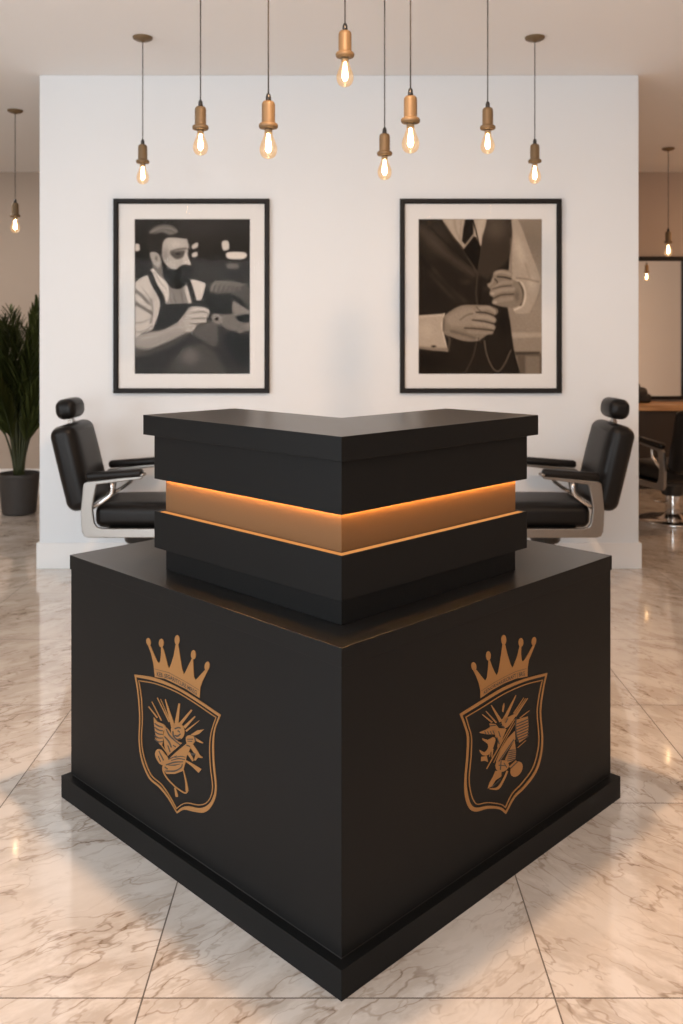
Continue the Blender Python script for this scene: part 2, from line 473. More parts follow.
def waistcoat_print():
    p = Print(17, 15, 663, 830, 164, 206, 150)
    p.blob(600, 120, 160, 200, 132, alpha=.7); p.blob(600, 430, 120, 220, 160, alpha=.7)
    p.poly([(495,610),(663,612),(663,635),(500,640)], 172, 8, sm=False)
    p.poly([(520,712),(650,712),(650,730),(525,732)], 84, 6, sm=False)
    p.poly([(530,730),(663,722),(663,835),(545,835)], 108, 8, sm=False)
    p.poly([(575,735),(650,735),(650,835),(575,835)], 134, 8, sm=False)
    # body of the waistcoat
    p.poly([(0,0),(510,0),(508,110),(492,250),(470,400),(492,540),(512,700),(550,840),(0,840)], 52, 5, sm=False)
    p.poly([(345,15),(505,15),(506,110),(490,230),(430,285),(380,330),(330,310),(350,150)], 72, 14, sm=False)
    p.blob(420, 60, 100, 120, 108, alpha=.7); p.blob(110, 120, 130, 150, 80, alpha=.8)
    p.line([(30,70),(150,190),(300,300)], 40, 92, 26, .7); p.line([(90,290),(160,380),(250,450)], 30, 88, 20, .7)
    p.line([(80,60),(180,160),(290,260)], 8, 46, 8, .7); p.line([(20,210),(120,330),(260,470)], 16, 40, 14, .7)
    p.blob(265, 345, 50, 26, 78, alpha=.6); p.blob(90, 420, 90, 80, 44, alpha=.6)
    p.line([(325,310),(318,400),(325,470)], 7, 82, 5); p.line([(345,340),(336,470)], 6, 38, 5)
    p.blob(370, 380, 36, 22, 78, alpha=.5); p.line([(492,230),(485,275)], 10, 34, 6)
    p.blob(60, 760, 160, 90, 36, alpha=.7); p.blob(460, 560, 40, 120, 40, alpha=.8)
    p.line([(490,540),(512,700),(545,830)], 6, 40, 5)
    # shirt front, collar, tie
    p.poly([(138,15),(375,15),(372,30),(352,110),(342,165),(318,110),(295,100),(255,170),(200,110),(150,35)], 178, 4, sm=False)
    p.line([(205,20),(215,80),(245,150)], 8, 150, 8, .7); p.line([(240,20),(235,120)], 5, 150, 5, .7)
    p.poly([(262,15),(302,15),(306,100),(262,152),(244,130),(252,60)], 46, 5, sm=False)
    p.line([(252,168),(278,135),(308,95)], 9, 158, 4); p.line([(300,15),(318,80),(340,165)], 7, 44, 4)
    p.line([(150,35),(200,110),(252,178),(325,300)], 8, 92, 5, .8); p.line([(350,60),(346,180),(330,290)], 7, 92, 5, .7)
    p.poly([(330,20),(368,20),(350,100),(342,155),(325,80)], 186, 4)
    p.poly([(252,180),(310,110),(340,175),(325,285)], 40, 6, sm=False)
    # right sleeve
    p.poly([(503,12),(535,18),(560,70),(585,140),(615,220),(652,320),(655,360),(640,420),(610,495),(570,512),(520,505),(505,440),(494,330),(492,240),(508,110)], 172, 5)
    p.blob(545, 180, 40, 130, 196, ang=-16, alpha=.7); p.blob(610, 350, 40, 60, 192, alpha=.7)
    p.line([(500,120),(500,300)], 10, 128, 8, .7); p.line([(530,325),(580,330),(645,345)], 7, 132, 6, .8)
    p.line([(535,340),(562,360),(575,420),(560,470),(520,492)], 9, 206, 5); p.line([(575,250),(600,330)], 8, 150, 8, .6)
    p.line([(655,360),(640,425),(605,500)], 6, 140, 6, .8); p.line([(540,350),(562,400),(550,465)], 12, 60, 7, .9)
    # right hand
    p.poly([(400,345),(408,305),(430,285),(480,283),(508,300),(505,330),(540,350),(560,400),(555,455),(520,480),(470,478),(425,468),(402,455),(408,430),(388,410),(392,385),(380,372),(378,355)], 140, 5)
    p.line([(418,300),(450,292),(498,305)], 16, 162, 8); p.line([(408,330),(400,350),(388,362)], 14, 158, 6)
    p.line([(432,318),(470,322),(500,330)], 7, 58, 5); p.line([(415,330),(430,350),(412,378)], 6, 60, 5, .8)
    p.line([(410,378),(450,352),(505,345)], 18, 156, 7); p.line([(402,408),(450,388),(512,384)], 22, 158, 6)
    p.line([(405,382),(450,370),(500,366)], 6, 78, 5, .8); p.line([(410,432),(450,414),(512,410)], 7, 70, 5, .8)
    p.line([(415,452),(455,440),(510,432)], 22, 154, 6); p.blob(404, 406, 14, 10, 190, alpha=.8); p.blob(418, 452, 14, 10, 190, alpha=.8)
    p.blob(530, 420, 26, 50, 108, alpha=.6)
    # left cuff
    p.poly([(0,522),(60,518),(150,512),(142,560),(146,610),(165,710),(90,705),(0,692)], 176, 4, sm=False)
    p.blob(60, 600, 60, 60, 190, alpha=.6); p.line([(152,512),(140,570),(150,630),(168,708)], 7, 206, 4)
    p.line([(20,690),(90,698),(160,700)], 14, 120, 9, .7); p.blob(97, 684, 22, 10, 40, alpha=.9); p.line([(165,620),(180,650),(172,705)], 10, 110, 7, .8)
    p.line([(0,530),(150,520)], 6, 204, 6, .6)
    # left hand
    p.poly([(148,530),(190,495),(240,470),(300,466),(380,470),(425,485),(430,508),(414,525),(420,550),(412,572),(414,592),(405,610),(375,625),(345,645),(310,658),(250,655),(190,635),(150,615),(144,570)], 140, 5)
    p.poly([(160,540),(230,490),(300,480),(330,520),(300,570),(200,580)], 156, 18)
    p.line([(330,488),(380,482),(420,500)], 22, 160, 7); p.line([(330,528),(380,532),(412,545)], 22, 164, 7)
    p.line([(310,566),(370,570),(408,584)], 22, 160, 7); p.line([(280,606),(340,612),(398,612)], 18, 150, 7)
    p.line([(320,505),(370,508),(412,522)], 7, 62, 4, .9); p.line([(300,545),(360,553),(410,565)], 7, 66, 4, .9)
    p.line([(260,588),(330,592),(405,600)], 7, 70, 4, .9); p.line([(320,478),(345,505)], 6, 90, 5, .7)
    p.line([(235,545),(270,520),(300,512)], 6, 108, 5, .8); p.line([(190,605),(250,620),(310,640)], 14, 104, 10, .7)
    p.line([(152,540),(148,600)], 8, 96, 7, .7); p.line([(400,475),(424,490),(426,508)], 6, 90, 5, .7)
    p.blob(330, 650, 22, 10, 170, alpha=.7)
    # watch chain
    p.line([(362,655),(372,720),(400,790),(432,815),(465,780),(500,705)], 6, 118, 3)
    p.line([(320,665),(300,745),(262,820)], 6, 88, 3)
    p.line([(330,640),(335,700)], 5, 48, 4, .6)
    return p.g


# crest outlines, in millimetres on the desk face: (distance from the front corner, height)
CREST = {
 'left': {
  'ring': [
   [(837,481.9),(810.5,486.9),(784.4,492.1),(758.5,496.7),(732.6,500.2),(706.6,502.3),(680.6,503.5),(654.8,504),(629.4,503.8),(604.7,502.9),(580.5,501.4),(556.4,499.3),(532,497),(507.3,494.3),(482.4,491.3),(457.7,488.1),(433.4,485),(439.5,473.9),(445.9,462.8),(451.8,451.6),(456.3,440.7),(459.2,430.2),(460.8,420),(461.7,409.7),(462.1,398.7),(462,387),(461.3,374.8),(460.2,362.3),(458.8,349.6),(456.7,336.3),(454.1,322.4),(451.7,309),(450.5,297.3),(450.7,287.9),(451.6,280.1),(453.5,272.8),(456.3,265.2),(460.2,256.9),(465.2,248.4),(470.9,240.1),(477,232.6),(483.4,225.8),(490.3,219.6),(497.9,214),(506.4,209.1),(516.1,205),(526.9,201.7),(538.2,198.7),(549.3,195.8),(560.5,193.1),(571.9,190.8),(583.1,188.3),(593.4,184.7),(602.5,179.9),(610.7,174.1),(618.6,167.9),(626.7,161.9),(637.7,168.7),(648.9,175.7),(660,182.4),(670.9,188.2),(681.5,192.8),(691.9,196.6),(702.4,199.8),(713.4,202.7),(725.3,204.4),(737.9,205.2),(750.3,206.6),(761.9,210.4),(772.6,217.2),(782.8,226.1),(792,236.3),(799.6,247.2),(805.4,258.5),(809.7,270.6),(812.7,283.6),(814.7,297.8),(814.9,313.6),(813.6,330.8),(812,348.3),(811.6,365.4),(812.7,382),(814.4,398.5),(816.8,414.6),(819.7,429.7),(823.4,443.6),(827.8,456.6),(832.5,469.1)],
   [(825.8,477.1),(802.4,480.8),(779.6,484.6),(756.6,488.1),(732.6,490.9),(707.2,493.2),(680.9,495),(654.7,496.1),(629.4,496.4),(605.5,495.7),(582.3,494),(559.4,491.9),(536.3,489.6),(512.9,487.1),(489.4,484.3),(466.1,481.4),(443.2,478.6),(448.4,468.1),(453.8,457.4),(458.9,446.8),(462.9,436.1),(465.7,425.8),(467.6,415.6),(468.9,405.1),(469.5,393.9),(469.5,381.5),(468.8,368.3),(467.6,355),(466.2,342.1),(464.1,329.6),(461.3,317.1),(459,305.3),(457.9,294.7),(458.5,285.9),(460.2,278.3),(462.8,271.3),(466.2,264.2),(470.3,256.9),(475.3,249.6),(481.2,242.7),(487.9,236.2),(495.5,230.1),(504,224.4),(513.4,219.2),(523.4,214.5),(534.9,210.9),(547.5,207.9),(560.1,205.2),(571.2,202.2),(580.3,198.9),(588.2,195.5),(595.3,191.8),(602.3,187.7),(609.1,183),(615.3,177.7),(621.4,172.2),(627.6,166.9),(637.7,174),(647.8,181.5),(658,188.6),(668.1,194.6),(678.1,199.2),(687.9,202.9),(698,206),(708.6,208.7),(720.4,210.3),(733,210.9),(745.5,212.2),(757,215.9),(767.4,222.6),(777.3,231.3),(786.2,241.4),(793.6,251.9),(799.3,262.6),(803.6,273.9),(806.6,286.1),(808.6,299.7),(808.9,315.3),(807.6,332.6),(806.1,350.3),(805.6,367.2),(806.5,383.3),(808.1,399.2),(810.2,414.6),(812.6,428.9),(815.5,441.9),(818.8,453.8),(822.4,465.3)],
  ],
  'ring2': [
   [(816.7,470.6),(795.9,474.6),(775.7,478.7),(755,482.5),(732.6,485.5),(707.7,487.7),(681.2,489.4),(654.6,490.4),(629.4,490.6),(606.3,489.9),(584.2,488.4),(562.5,486.5),(540.7,484.3),(518.4,481.9),(496.1,479.1),(474,476.2),(452.2,473.5),(457.7,461.4),(463.4,449.2),(468.7,437.2),(472.8,425.5),(475.6,414.7),(477.3,404.5),(478.3,394.3),(478.7,383.4),(478.4,371.4),(477.5,358.9),(476.1,346.3),(474.5,334.3),(472.3,322.9),(469.6,311.9),(467.2,301.5),(466.2,291.8),(466.8,283.3),(468.4,275.5),(471,268.3),(474.5,261.2),(479,254.2),(484.6,247.3),(491,240.8),(497.9,235.1),(505.5,230.1),(513.7,225.9),(522.6,222.1),(532,218.6),(542.6,215.6),(554.2,213),(565.6,210.6),(575.6,207.9),(583.5,204.9),(590,201.9),(596,198.5),(602.3,194.5),(609.1,189.6),(615.8,184.1),(622.6,178.2),(629.4,172.5),(638.6,179),(647.8,185.7),(657,192.2),(666.3,197.9),(675.4,202.8),(684.4,207.1),(693.7,210.9),(703.9,214.1),(715.5,216),(728.1,216.9),(740.7,218.3),(752.1,221.9),(762.1,228.5),(771.4,237.1),(779.6,246.9),(786.6,257),(792.2,267),(796.5,277.4),(799.6,288.8),(801.6,301.9),(801.7,317.4),(800.1,334.9),(798.3,352.7),(797.6,369.5),(798.2,385.3),(799.5,400.7),(801.3,415.3),(803.6,428.7),(806.3,440.4),(809.7,450.7),(813.2,460.5)],
   [(813.5,469.7),(796.5,472),(776.3,476.1),(755.9,479.8),(733.8,482.8),(709.1,485),(682.7,486.7),(656.2,487.7),(631.3,488),(608.3,487.3),(586.3,485.9),(564.7,483.9),(542.8,481.7),(520.5,479.3),(498.3,476.6),(476.1,473.7),(455.5,471.5),(461.2,461.1),(467,448.8),(472.3,436.7),(476.5,424.9),(479.3,413.9),(481,403.5),(482,393.2),(482.4,382.2),(482.2,370.1),(481.2,357.5),(479.8,344.9),(478.2,332.8),(476,321.4),(473.3,310.3),(470.9,300),(469.9,290.5),(470.5,282.1),(472,274.6),(474.6,267.7),(477.9,260.9),(482.3,254.2),(487.5,247.6),(493.5,241.6),(500,236.3),(506.8,231.8),(514.4,227.9),(522.8,224.3),(531.8,221),(541.9,218.1),(553.3,215.6),(564.8,213.2),(575.3,210.3),(583.9,207.1),(591,203.8),(597.5,200.2),(604.2,195.9),(611.4,190.7),(618.4,185),(625.2,179.1),(627.1,175.3),(634.9,181.5),(644.1,188.2),(653.4,194.6),(662.7,200.4),(671.9,205.4),(681,209.7),(690.4,213.5),(700.8,216.9),(712.8,218.9),(725.5,219.7),(737.6,221.1),(748.4,224.5),(758.2,230.9),(767.3,239.4),(775.4,249.1),(782.3,259.1),(787.8,269),(792.1,279.3),(795.1,290.5),(797.1,303.4),(797.2,318.8),(795.6,336.1),(793.8,354),(793.1,370.9),(793.7,386.7),(795,402.1),(796.8,416.8),(799.1,430.2),(801.9,442),(805.2,452.4),(808.8,462.2)],
  ],
  'crown': [
   [(732.3,502.4),(737,525.6),(739.3,538.1),(751,562.9),(766.3,582.2),(759.2,585.9),(753.3,583.3),(738.1,566.1),(720.8,549.3),(712.2,546),(705.9,553.1),(702.5,571.7),(701.9,592.8),(695.1,594.4),(688.3,588),(678.2,568.1),(669.8,551),(663.1,543.8),(655.9,554.5),(642,583.5),(632.2,616),(620.2,618.9),(612,590.9),(602.9,558.7),(594.3,545.9),(586.8,555),(572,577.6),(558.8,596.4),(553,596.9),(551,572.1),(548.9,551),(541.6,545.2),(532.8,552.2),(514.8,569.2),(496.5,585.6),(487.5,585.5),(499.6,567.1),(512.3,548.5),(521,530.8),(524,502.4),(582.6,509.3),(636.5,510.4),(683.8,510.5)],
   [(753,596.5),(752.3,591.8),(753.8,587.3),(757.4,583.8),(762.3,582.1),(767.5,582.4),(772,584.8),(774.9,588.7),(775.6,593.4),(774,598),(770.4,601.4),(765.5,603.2),(760.3,602.8),(755.9,600.4)],
   [(688.9,607.2),(690.1,601.8),(693.4,596.8),(698.1,593.4),(703.4,592.1),(708.2,593.2),(711.6,596.6),(712.8,601.5),(711.6,607),(708.2,611.9),(703.4,615.4),(698.1,616.6),(693.4,615.5),(690.1,612.1)],
   [(614.2,633.2),(615.3,627.2),(618.5,621.8),(623.1,618.2),(628.2,617),(632.8,618.4),(636,622.3),(637.1,627.8),(636,633.8),(632.8,639.2),(628.2,642.9),(623.1,644),(618.5,642.5),(615.3,638.7)],
   [(540.6,611.8),(541.6,606.1),(544.7,601.1),(549,597.6),(553.9,596.4),(558.3,597.7),(561.4,601.2),(562.5,606.3),(561.4,612),(558.3,617.1),(553.9,620.5),(549,621.7),(544.7,620.4),(541.6,616.8)],
   [(481,595.9),(483.3,590.2),(487.2,585.3),(491.9,582.1),(496.6,581.3),(500.2,583),(502.2,587),(502,592.3),(499.7,598.1),(495.8,603),(491.1,606.2),(486.4,607),(482.8,605.2),(480.9,601.3)],
  ],
  'band_top': [(733.5,524.9),(664.2,532.6),(593.2,529.2),(524,523.2)],
  'band_bot': [(732.3,502.4),(664.2,511.5),(593.2,509.5),(525.1,502.1)],
  'marks': [
   [(766.1,409.8),(723.5,390.7),(718.1,394.8),(762.9,412.2)],
   [(749.6,428.6),(703.3,389.1),(698.2,392.1),(746.5,430.4)],
   [(722.6,446.9),(665.6,396.6),(660.6,399.5),(719,448.9)],
   [(705.8,448.7),(658.4,398),(654.4,400.2),(703.7,449.8)],
   [(683.7,453.9),(653.8,387.2),(635.8,395.7),(680.5,455.4)],
   [(619.6,460.9),(637,404),(619.7,407.8),(612.1,462.5)],
   [(562.7,461.2),(617.5,408.6),(606.6,406.8),(557,460.1)],
   [(546.6,448.6),(598.2,405.3),(588.2,402.7),(542.8,447.5)],
   [(526.7,443.1),(587.9,398.2),(582.6,395.9),(525.5,442.5)],
   [(564.1,394.2),(535.4,413.9),(505.6,426),(527.6,407),(548.3,396.6)],
   [(591.9,397.5),(591.7,390.3),(594.5,382.6),(600.1,375.1),(607.9,368.7),(617.2,363.8),(627.2,361.1),(636.7,360.7),(645,362.8),(651.1,367.1),(654.4,373.2),(654.7,380.6),(651.8,388.4),(646,396),(638,402.4),(628.6,407.2),(618.6,409.8),(609.2,410.1),(601.1,407.9),(595.1,403.6)],
   [(738.1,388.6),(731.6,386.8),(720.8,381.4),(706.3,382.4),(692.3,383.5),(682.6,381.8),(678.2,378.1),(683.9,372),(691.1,364.5),(690.6,357.5),(689.4,349),(692.7,335.4),(697.9,323.8),(704.7,321.5),(712.2,324.1),(719.8,329.5),(726.6,337.4),(730.6,346.7),(733.5,358),(737.4,375.1)],
   [(683.8,379.6),(667,376.8),(642,362.2),(620.2,357.9),(602.9,359.6),(620.2,344.7),(652,318.6),(669.8,303.3),(685.5,324.5),(690,348.8)],
   [(720.8,305.1),(711.1,308.9),(700.8,309.9),(692.1,307.9),(683.8,304.2),(672.4,301),(667,295.2),(679.9,281.2),(697.9,268.9),(710.6,269.1),(720.8,274.3),(728.7,280.6),(732.3,288.4),(728.6,297.4)],
   [(733.5,333.1),(710.5,324.1),(708.2,325.8),(731.2,334.8)],
   [(702.4,321.7),(669,306.5),(665,309.5),(699.2,324)],
   [(582.6,365.1),(561.4,363.4),(581.5,332.7),(587.9,311.9),(598.6,286.4),(636.5,265.6),(675.4,252.4),(690.6,258.5),(689.4,275),(667,295.2),(631.1,326)],
   [(693.1,275.5),(694.2,270),(695.8,264.3),(696.5,258.6),(695.3,253.3),(691.6,248.7),(686.2,244.7),(679.7,241.2),(672.2,238),(663.5,235.2),(653.6,232.7),(643.1,230.7),(632.8,229.3),(622.1,228.2),(610.7,227.5),(600.2,227.5),(591.5,228.2),(584.7,230.3),(580,234),(577.8,236.9),(575.4,239.3),(581.2,240),(583.7,237.2),(585.4,234.7),(586.4,233.5),(589.6,232.4),(597.2,231.7),(607.5,231.6),(618.7,232),(629.4,232.9),(639.4,234.5),(649.5,236.5),(659,239),(667.4,241.8),(674.6,244.9),(680.9,248.3),(685.9,252.1),(689.3,256.2),(690.6,260.7),(690.1,265.8),(688.9,271.4),(688,276.9)],
   [(599.3,289),(596.5,281.9),(593.6,274.8),(591,267.8),(588.9,261.1),(587.8,254.8),(587.1,248.6),(586.8,242.6),(586.2,236.4),(573.6,241.7),(575.4,247.3),(577.1,252.8),(579.1,258.5),(581.6,264.4),(584.6,270.8),(588.2,277.4),(592,284.1),(595.7,290.7)],
   [(639.2,227.2),(638,222.7),(636.6,218),(635.5,213.6),(634.8,210),(633.6,208),(632.8,206.8),(632.2,205.7),(631.6,204.5),(621.9,208.9),(622,210.3),(622.1,211.6),(622.3,213.3),(623,215.7),(625.4,218.6),(628.1,222.2),(631,226.1),(633.9,229.9)],
   [(585.2,381.4),(577.2,387.5),(566.7,391.9),(556.5,393.8),(548.3,392.9),(544.6,388.4),(545.7,381.4),(555,370.9),(566.7,362.4),(575.8,362.4),(582.6,366.7),(586,373.7)],
   [(551.2,385.4),(545.8,385.4),(540.4,385.4),(535,385.4),(529.8,385.5),(524.7,386),(519.9,386.5),(515.3,387.1),(510.6,387.7),(508.8,390.5),(513,390.8),(517.1,391),(521.2,391.4),(525.5,391.8),(530.2,392),(535.2,392.3),(540.3,392.7),(545.5,393)],
   [(569.3,361.5),(563.7,358.5),(557.9,355.4),(552.5,352.5),(548,350.1),(544.8,348.3),(542.4,346.7),(539.4,345.2),(535,344.2),(529.1,344.9),(523.2,346.3),(517.8,347.8),(512.5,349.2),(511,351.9),(515.3,352.4),(519.7,352.8),(523.2,353.5),(525.4,354.6),(526.9,355.2),(528.1,356.3),(530,358.2),(533.1,360.5),(537.6,363.2),(542.7,366.3),(548.2,369.5),(553.6,372.7)],
   [(580.4,338.7),(576.8,336.7),(573,334.8),(569.5,333),(566.4,331.2),(563.7,329.8),(561.4,328.5),(559.2,327.2),(556.9,325.8),(550.3,329.9),(551.6,331.8),(552.9,333.7),(554.4,335.8),(556.4,337.9),(559.2,340.1),(562.3,342.3),(565.6,344.5),(568.8,346.8)],
   [(542.3,347.5),(548.5,331.9),(543,332.1),(528.5,347.9)],
   [(586.9,315.3),(580.1,314.6),(573.3,314),(566.6,313.2),(559.5,312.3),(552.2,310.7),(544.5,308.9),(536.6,307),(528.8,305.1),(516.2,319),(525.3,319.3),(534.6,319.7),(543.9,320),(552.9,320.1),(561,320.2),(568.6,320),(576,319.8),(583.5,319.6)],
  ],
  'cuts': [
   [(635.3,386),(631,388.3),(626.9,390.6),(623,392.6),(619.9,394),(617.3,394.9),(614.7,395.4),(611.9,395.8),(608.9,396.4),(607.6,399.3),(610.3,399.1),(613.1,399),(616.5,398.6),(620.5,397.6),(624.9,395.8),(629.3,393.6),(633.6,391.4),(637.8,389.3)],
   [(624.8,385),(613.4,384.2),(610.7,387.2),(621,389.2)],
   [(637.5,368.4),(634.4,368.4),(631,368.3),(626.9,368.5),(621.7,370),(617.2,373),(613.6,376.1),(610.5,379.2),(607.5,382.1),(611.2,383.3),(614.9,380.6),(618.6,377.8),(621.8,375.6),(624.1,374.5),(625.7,373.7),(628.4,373.1),(631.9,372.6),(635.6,372)],
   [(647.6,377.8),(647.4,374.6),(647.5,371.3),(647.1,367.9),(645.5,365),(642.2,362.8),(638,361),(633.2,359.9),(627.9,359.8),(622.1,361.4),(617.1,364),(612.6,366.6),(608.4,368.9),(610.3,371.4),(614.8,369.2),(619.2,366.8),(622.9,365.2),(625.5,364.6),(628.7,364.7),(632.5,365.6),(636.1,367.1),(638.6,368.8),(640.2,370.8),(640.9,373.5),(641.4,376.7),(642,379.7)],
   [(735,372.1),(730.7,371.4),(726.3,370.6),(721.7,369.9),(716.6,369.6),(710.7,370.1),(704.7,371),(698.8,372),(693,373),(691.6,376),(697.3,375.4),(703.1,374.7),(708.6,374.1),(713.5,374),(718.2,374),(722.8,374.3),(727.3,374.8),(732,375.2)],
   [(735,361.1),(730.7,360.3),(726.4,359.5),(721.7,358.8),(716.4,358.6),(710.5,359.4),(704.5,360.7),(698.5,362.1),(692.7,363.4),(691.8,366.3),(697.6,365.3),(703.4,364.2),(708.8,363.3),(713.7,362.9),(718.3,362.8),(722.7,363.2),(727.3,363.7),(732,364.2)],
   [(735,350),(730.7,349.2),(726.4,348.3),(721.7,347.6),(716.3,347.6),(710.2,348.7),(704.2,350.3),(698.2,352.1),(692.5,353.8),(692.1,356.6),(697.9,355.2),(703.7,353.7),(709.1,352.5),(713.8,351.9),(718.3,351.7),(722.7,352),(727.3,352.6),(732,353.1)],
   [(735,338.9),(730.7,338.1),(726.4,337.2),(721.6,336.5),(716.1,336.6),(710,338),(703.8,340),(697.9,342.2),(692.2,344.2),(692.3,346.9),(698.2,345.1),(704,343.2),(709.4,341.7),(714,340.9),(718.3,340.6),(722.7,340.9),(727.3,341.5),(732,342)],
   [(735.1,327.8),(730.7,327),(726.4,326.1),(721.6,325.4),(716,325.6),(709.7,327.3),(703.5,329.7),(697.6,332.2),(692,334.6),(692.6,337.1),(698.4,335),(704.3,332.7),(709.6,330.9),(714.1,329.9),(718.3,329.5),(722.7,329.8),(727.2,330.4),(732,330.9)],
   [(687.6,350.1),(682.2,348.1),(676.7,346.2),(671.7,344.2),(667.4,341.9),(663.7,339.4),(660.6,336.6),(657.7,333.6),(654.6,330.5),(649.4,333.4),(652,336.7),(654.5,340),(657.3,343.2),(661,346.2),(666.1,348.4),(671.8,350.2),(677.6,351.9),(683.3,353.6)],
   [(680.3,373.7),(676.6,370.2),(673,366.7),(669.1,363.3),(664.4,360.3),(658.4,358.2),(651.9,356.6),(645.2,355.3),(638.4,354.1),(631.6,353),(624.6,352.1),(617.7,351.3),(610.8,350.4),(607.9,353.4),(614.7,354.4),(621.5,355.4),(628.2,356.5),(634.7,357.7),(641.1,359.2),(647.3,360.8),(653.2,362.6),(658.4,364.7),(663.2,367.1),(667.5,370),(671.7,373.1),(676,376.2)],
   [(672,331.5),(660.2,316.1),(654.9,318.9),(667.5,333.9)],
   [(646,339.1),(632.5,338.4),(629.6,342.1),(643.6,342.2)],
   [(714.4,301.7),(692,283),(686.9,286.2),(710,304.3)],
   [(716.9,288.2),(705.4,275.1),(701.8,277.1),(713.2,290.1)],
   [(677.3,274.9),(666.6,280.3),(656.1,285.8),(645.8,290.9),(635.9,295.4),(626.3,299.4),(616.8,303),(607.1,306.4),(597.5,309.9),(597.5,312.5),(607.2,309.4),(616.9,306.4),(626.8,303.1),(637.2,299.2),(647.7,294.2),(658.2,288.7),(668.6,283),(679.1,277.4)],
   [(681.1,256.9),(669.6,260.4),(657.9,263.8),(646.4,267.5),(635.8,271.7),(626.2,276.9),(617.5,282.5),(610.3,287.9),(604.7,292.6),(601.4,296.5),(600.2,299.7),(600,302.2),(599.5,304.7),(603.1,303.9),(604.1,301.2),(604.7,298.7),(605.8,296.4),(608.6,293.6),(613.8,289.5),(620.8,284.6),(628.8,279.7),(637.3,275.4),(646.8,271.5),(657.6,267.7),(669.3,264),(680.9,260.2)],
   [(685.3,267.3),(671.6,265.2),(668,269),(682.3,270.4)],
   [(665.9,294.1),(624.9,317.5),(626.3,319.1),(668,296.4)],
   [(652.6,295.7),(644.2,299.7),(635.8,303.8),(627.8,307.6),(620,310.7),(612.4,313.2),(604.8,315.3),(597,317.1),(589.2,319.1),(588.7,321.4),(596.3,319.7),(604.1,318.1),(612.1,316.3),(620.4,313.7),(628.8,310.1),(637.1,306),(645.4,301.7),(653.6,297.5)],
   [(636.1,309.1),(629.1,312.2),(622.2,315.4),(615.5,318.4),(609.3,320.7),(603.6,322.5),(598.1,323.9),(592.7,325.1),(587.1,326.3),(586.5,328.1),(592,327.1),(597.4,326.2),(603.1,325.1),(609.4,323.4),(616.1,320.7),(623.1,317.5),(630.1,314.1),(637,310.9)],
   [(667,278.4),(659.2,280.7),(651.4,282.9),(643.7,285.2),(636.2,287.6),(629.5,290.7),(623.4,293.9),(617.6,297),(611.7,300),(612.4,301.4),(618.5,298.7),(624.5,296.1),(630.5,293.6),(636.9,291.2),(643.8,288.4),(651.3,285.6),(659.1,282.9),(667,280.1)],
   [(579.9,376.4),(553.6,384.2),(553.6,387.3),(579.9,378.5)],
   [(578.4,371.9),(556.3,377.4),(556,380.1),(578.2,373.5)],
   [(548.4,394.2),(544.2,381.6),(539,383.8),(543.1,396.4)],
   [(560.9,339.4),(541.4,348.8),(541.8,351.8),(561.9,346.5)],
   [(583.3,358.9),(567.4,360.9),(566,363.8),(581.8,361.9)],
  ],
 },
 'right': {
  'ring': [
   [(423.4,490.4),(446.2,492.5),(469.3,494.7),(492.7,496.9),(516.3,498.9),(540,500.9),(564,503),(588.2,504.8),(612.8,505.7),(637.6,505.8),(662.7,505.2),(688.4,504),(715,502.1),(742.7,499.4),(771.4,495.9),(800.8,491.9),(830.5,488.1),(825.6,477.1),(820.5,466.4),(815.6,455.3),(811.3,443.2),(807,430.2),(802.9,416.4),(799.7,401.8),(798.2,385.9),(799.5,367.8),(802.8,347.9),(806.4,328.2),(808.2,310.9),(808.2,296.9),(807.1,284.9),(804.8,274),(801.2,263.3),(796.4,252.3),(790.5,241.6),(783,231.6),(773.3,222.9),(760.5,215.5),(745.3,209.2),(729.4,203.9),(715,199.4),(702.3,196.4),(690.4,194.7),(678.9,192.9),(667.8,189.3),(657,183.5),(646.7,176.2),(636.5,168.4),(626.4,161),(619,167.1),(612,173.3),(604.3,179.4),(594.8,185.2),(583.1,190.9),(569.6,196.5),(555.6,201.7),(542.1,206.2),(528.6,209.4),(515,211.8),(502.1,214.1),(490.9,217.4),(481.8,221.5),(474.2,226.2),(467.7,231.7),(461.8,238.2),(456.5,246),(451.9,254.9),(448.2,264.5),(445.3,274.2),(443.5,283.6),(442.6,293.2),(442.4,303.5),(442.9,315),(444.3,328.3),(446.7,343),(449.2,358.1),(451.1,372.2),(452.4,385.5),(453.6,398.3),(454.1,410.4),(453.5,421.5),(451.6,431),(448.7,439.3),(445.1,447.1),(441.3,455.3),(437.2,464),(432.7,472.8),(428,481.6)],
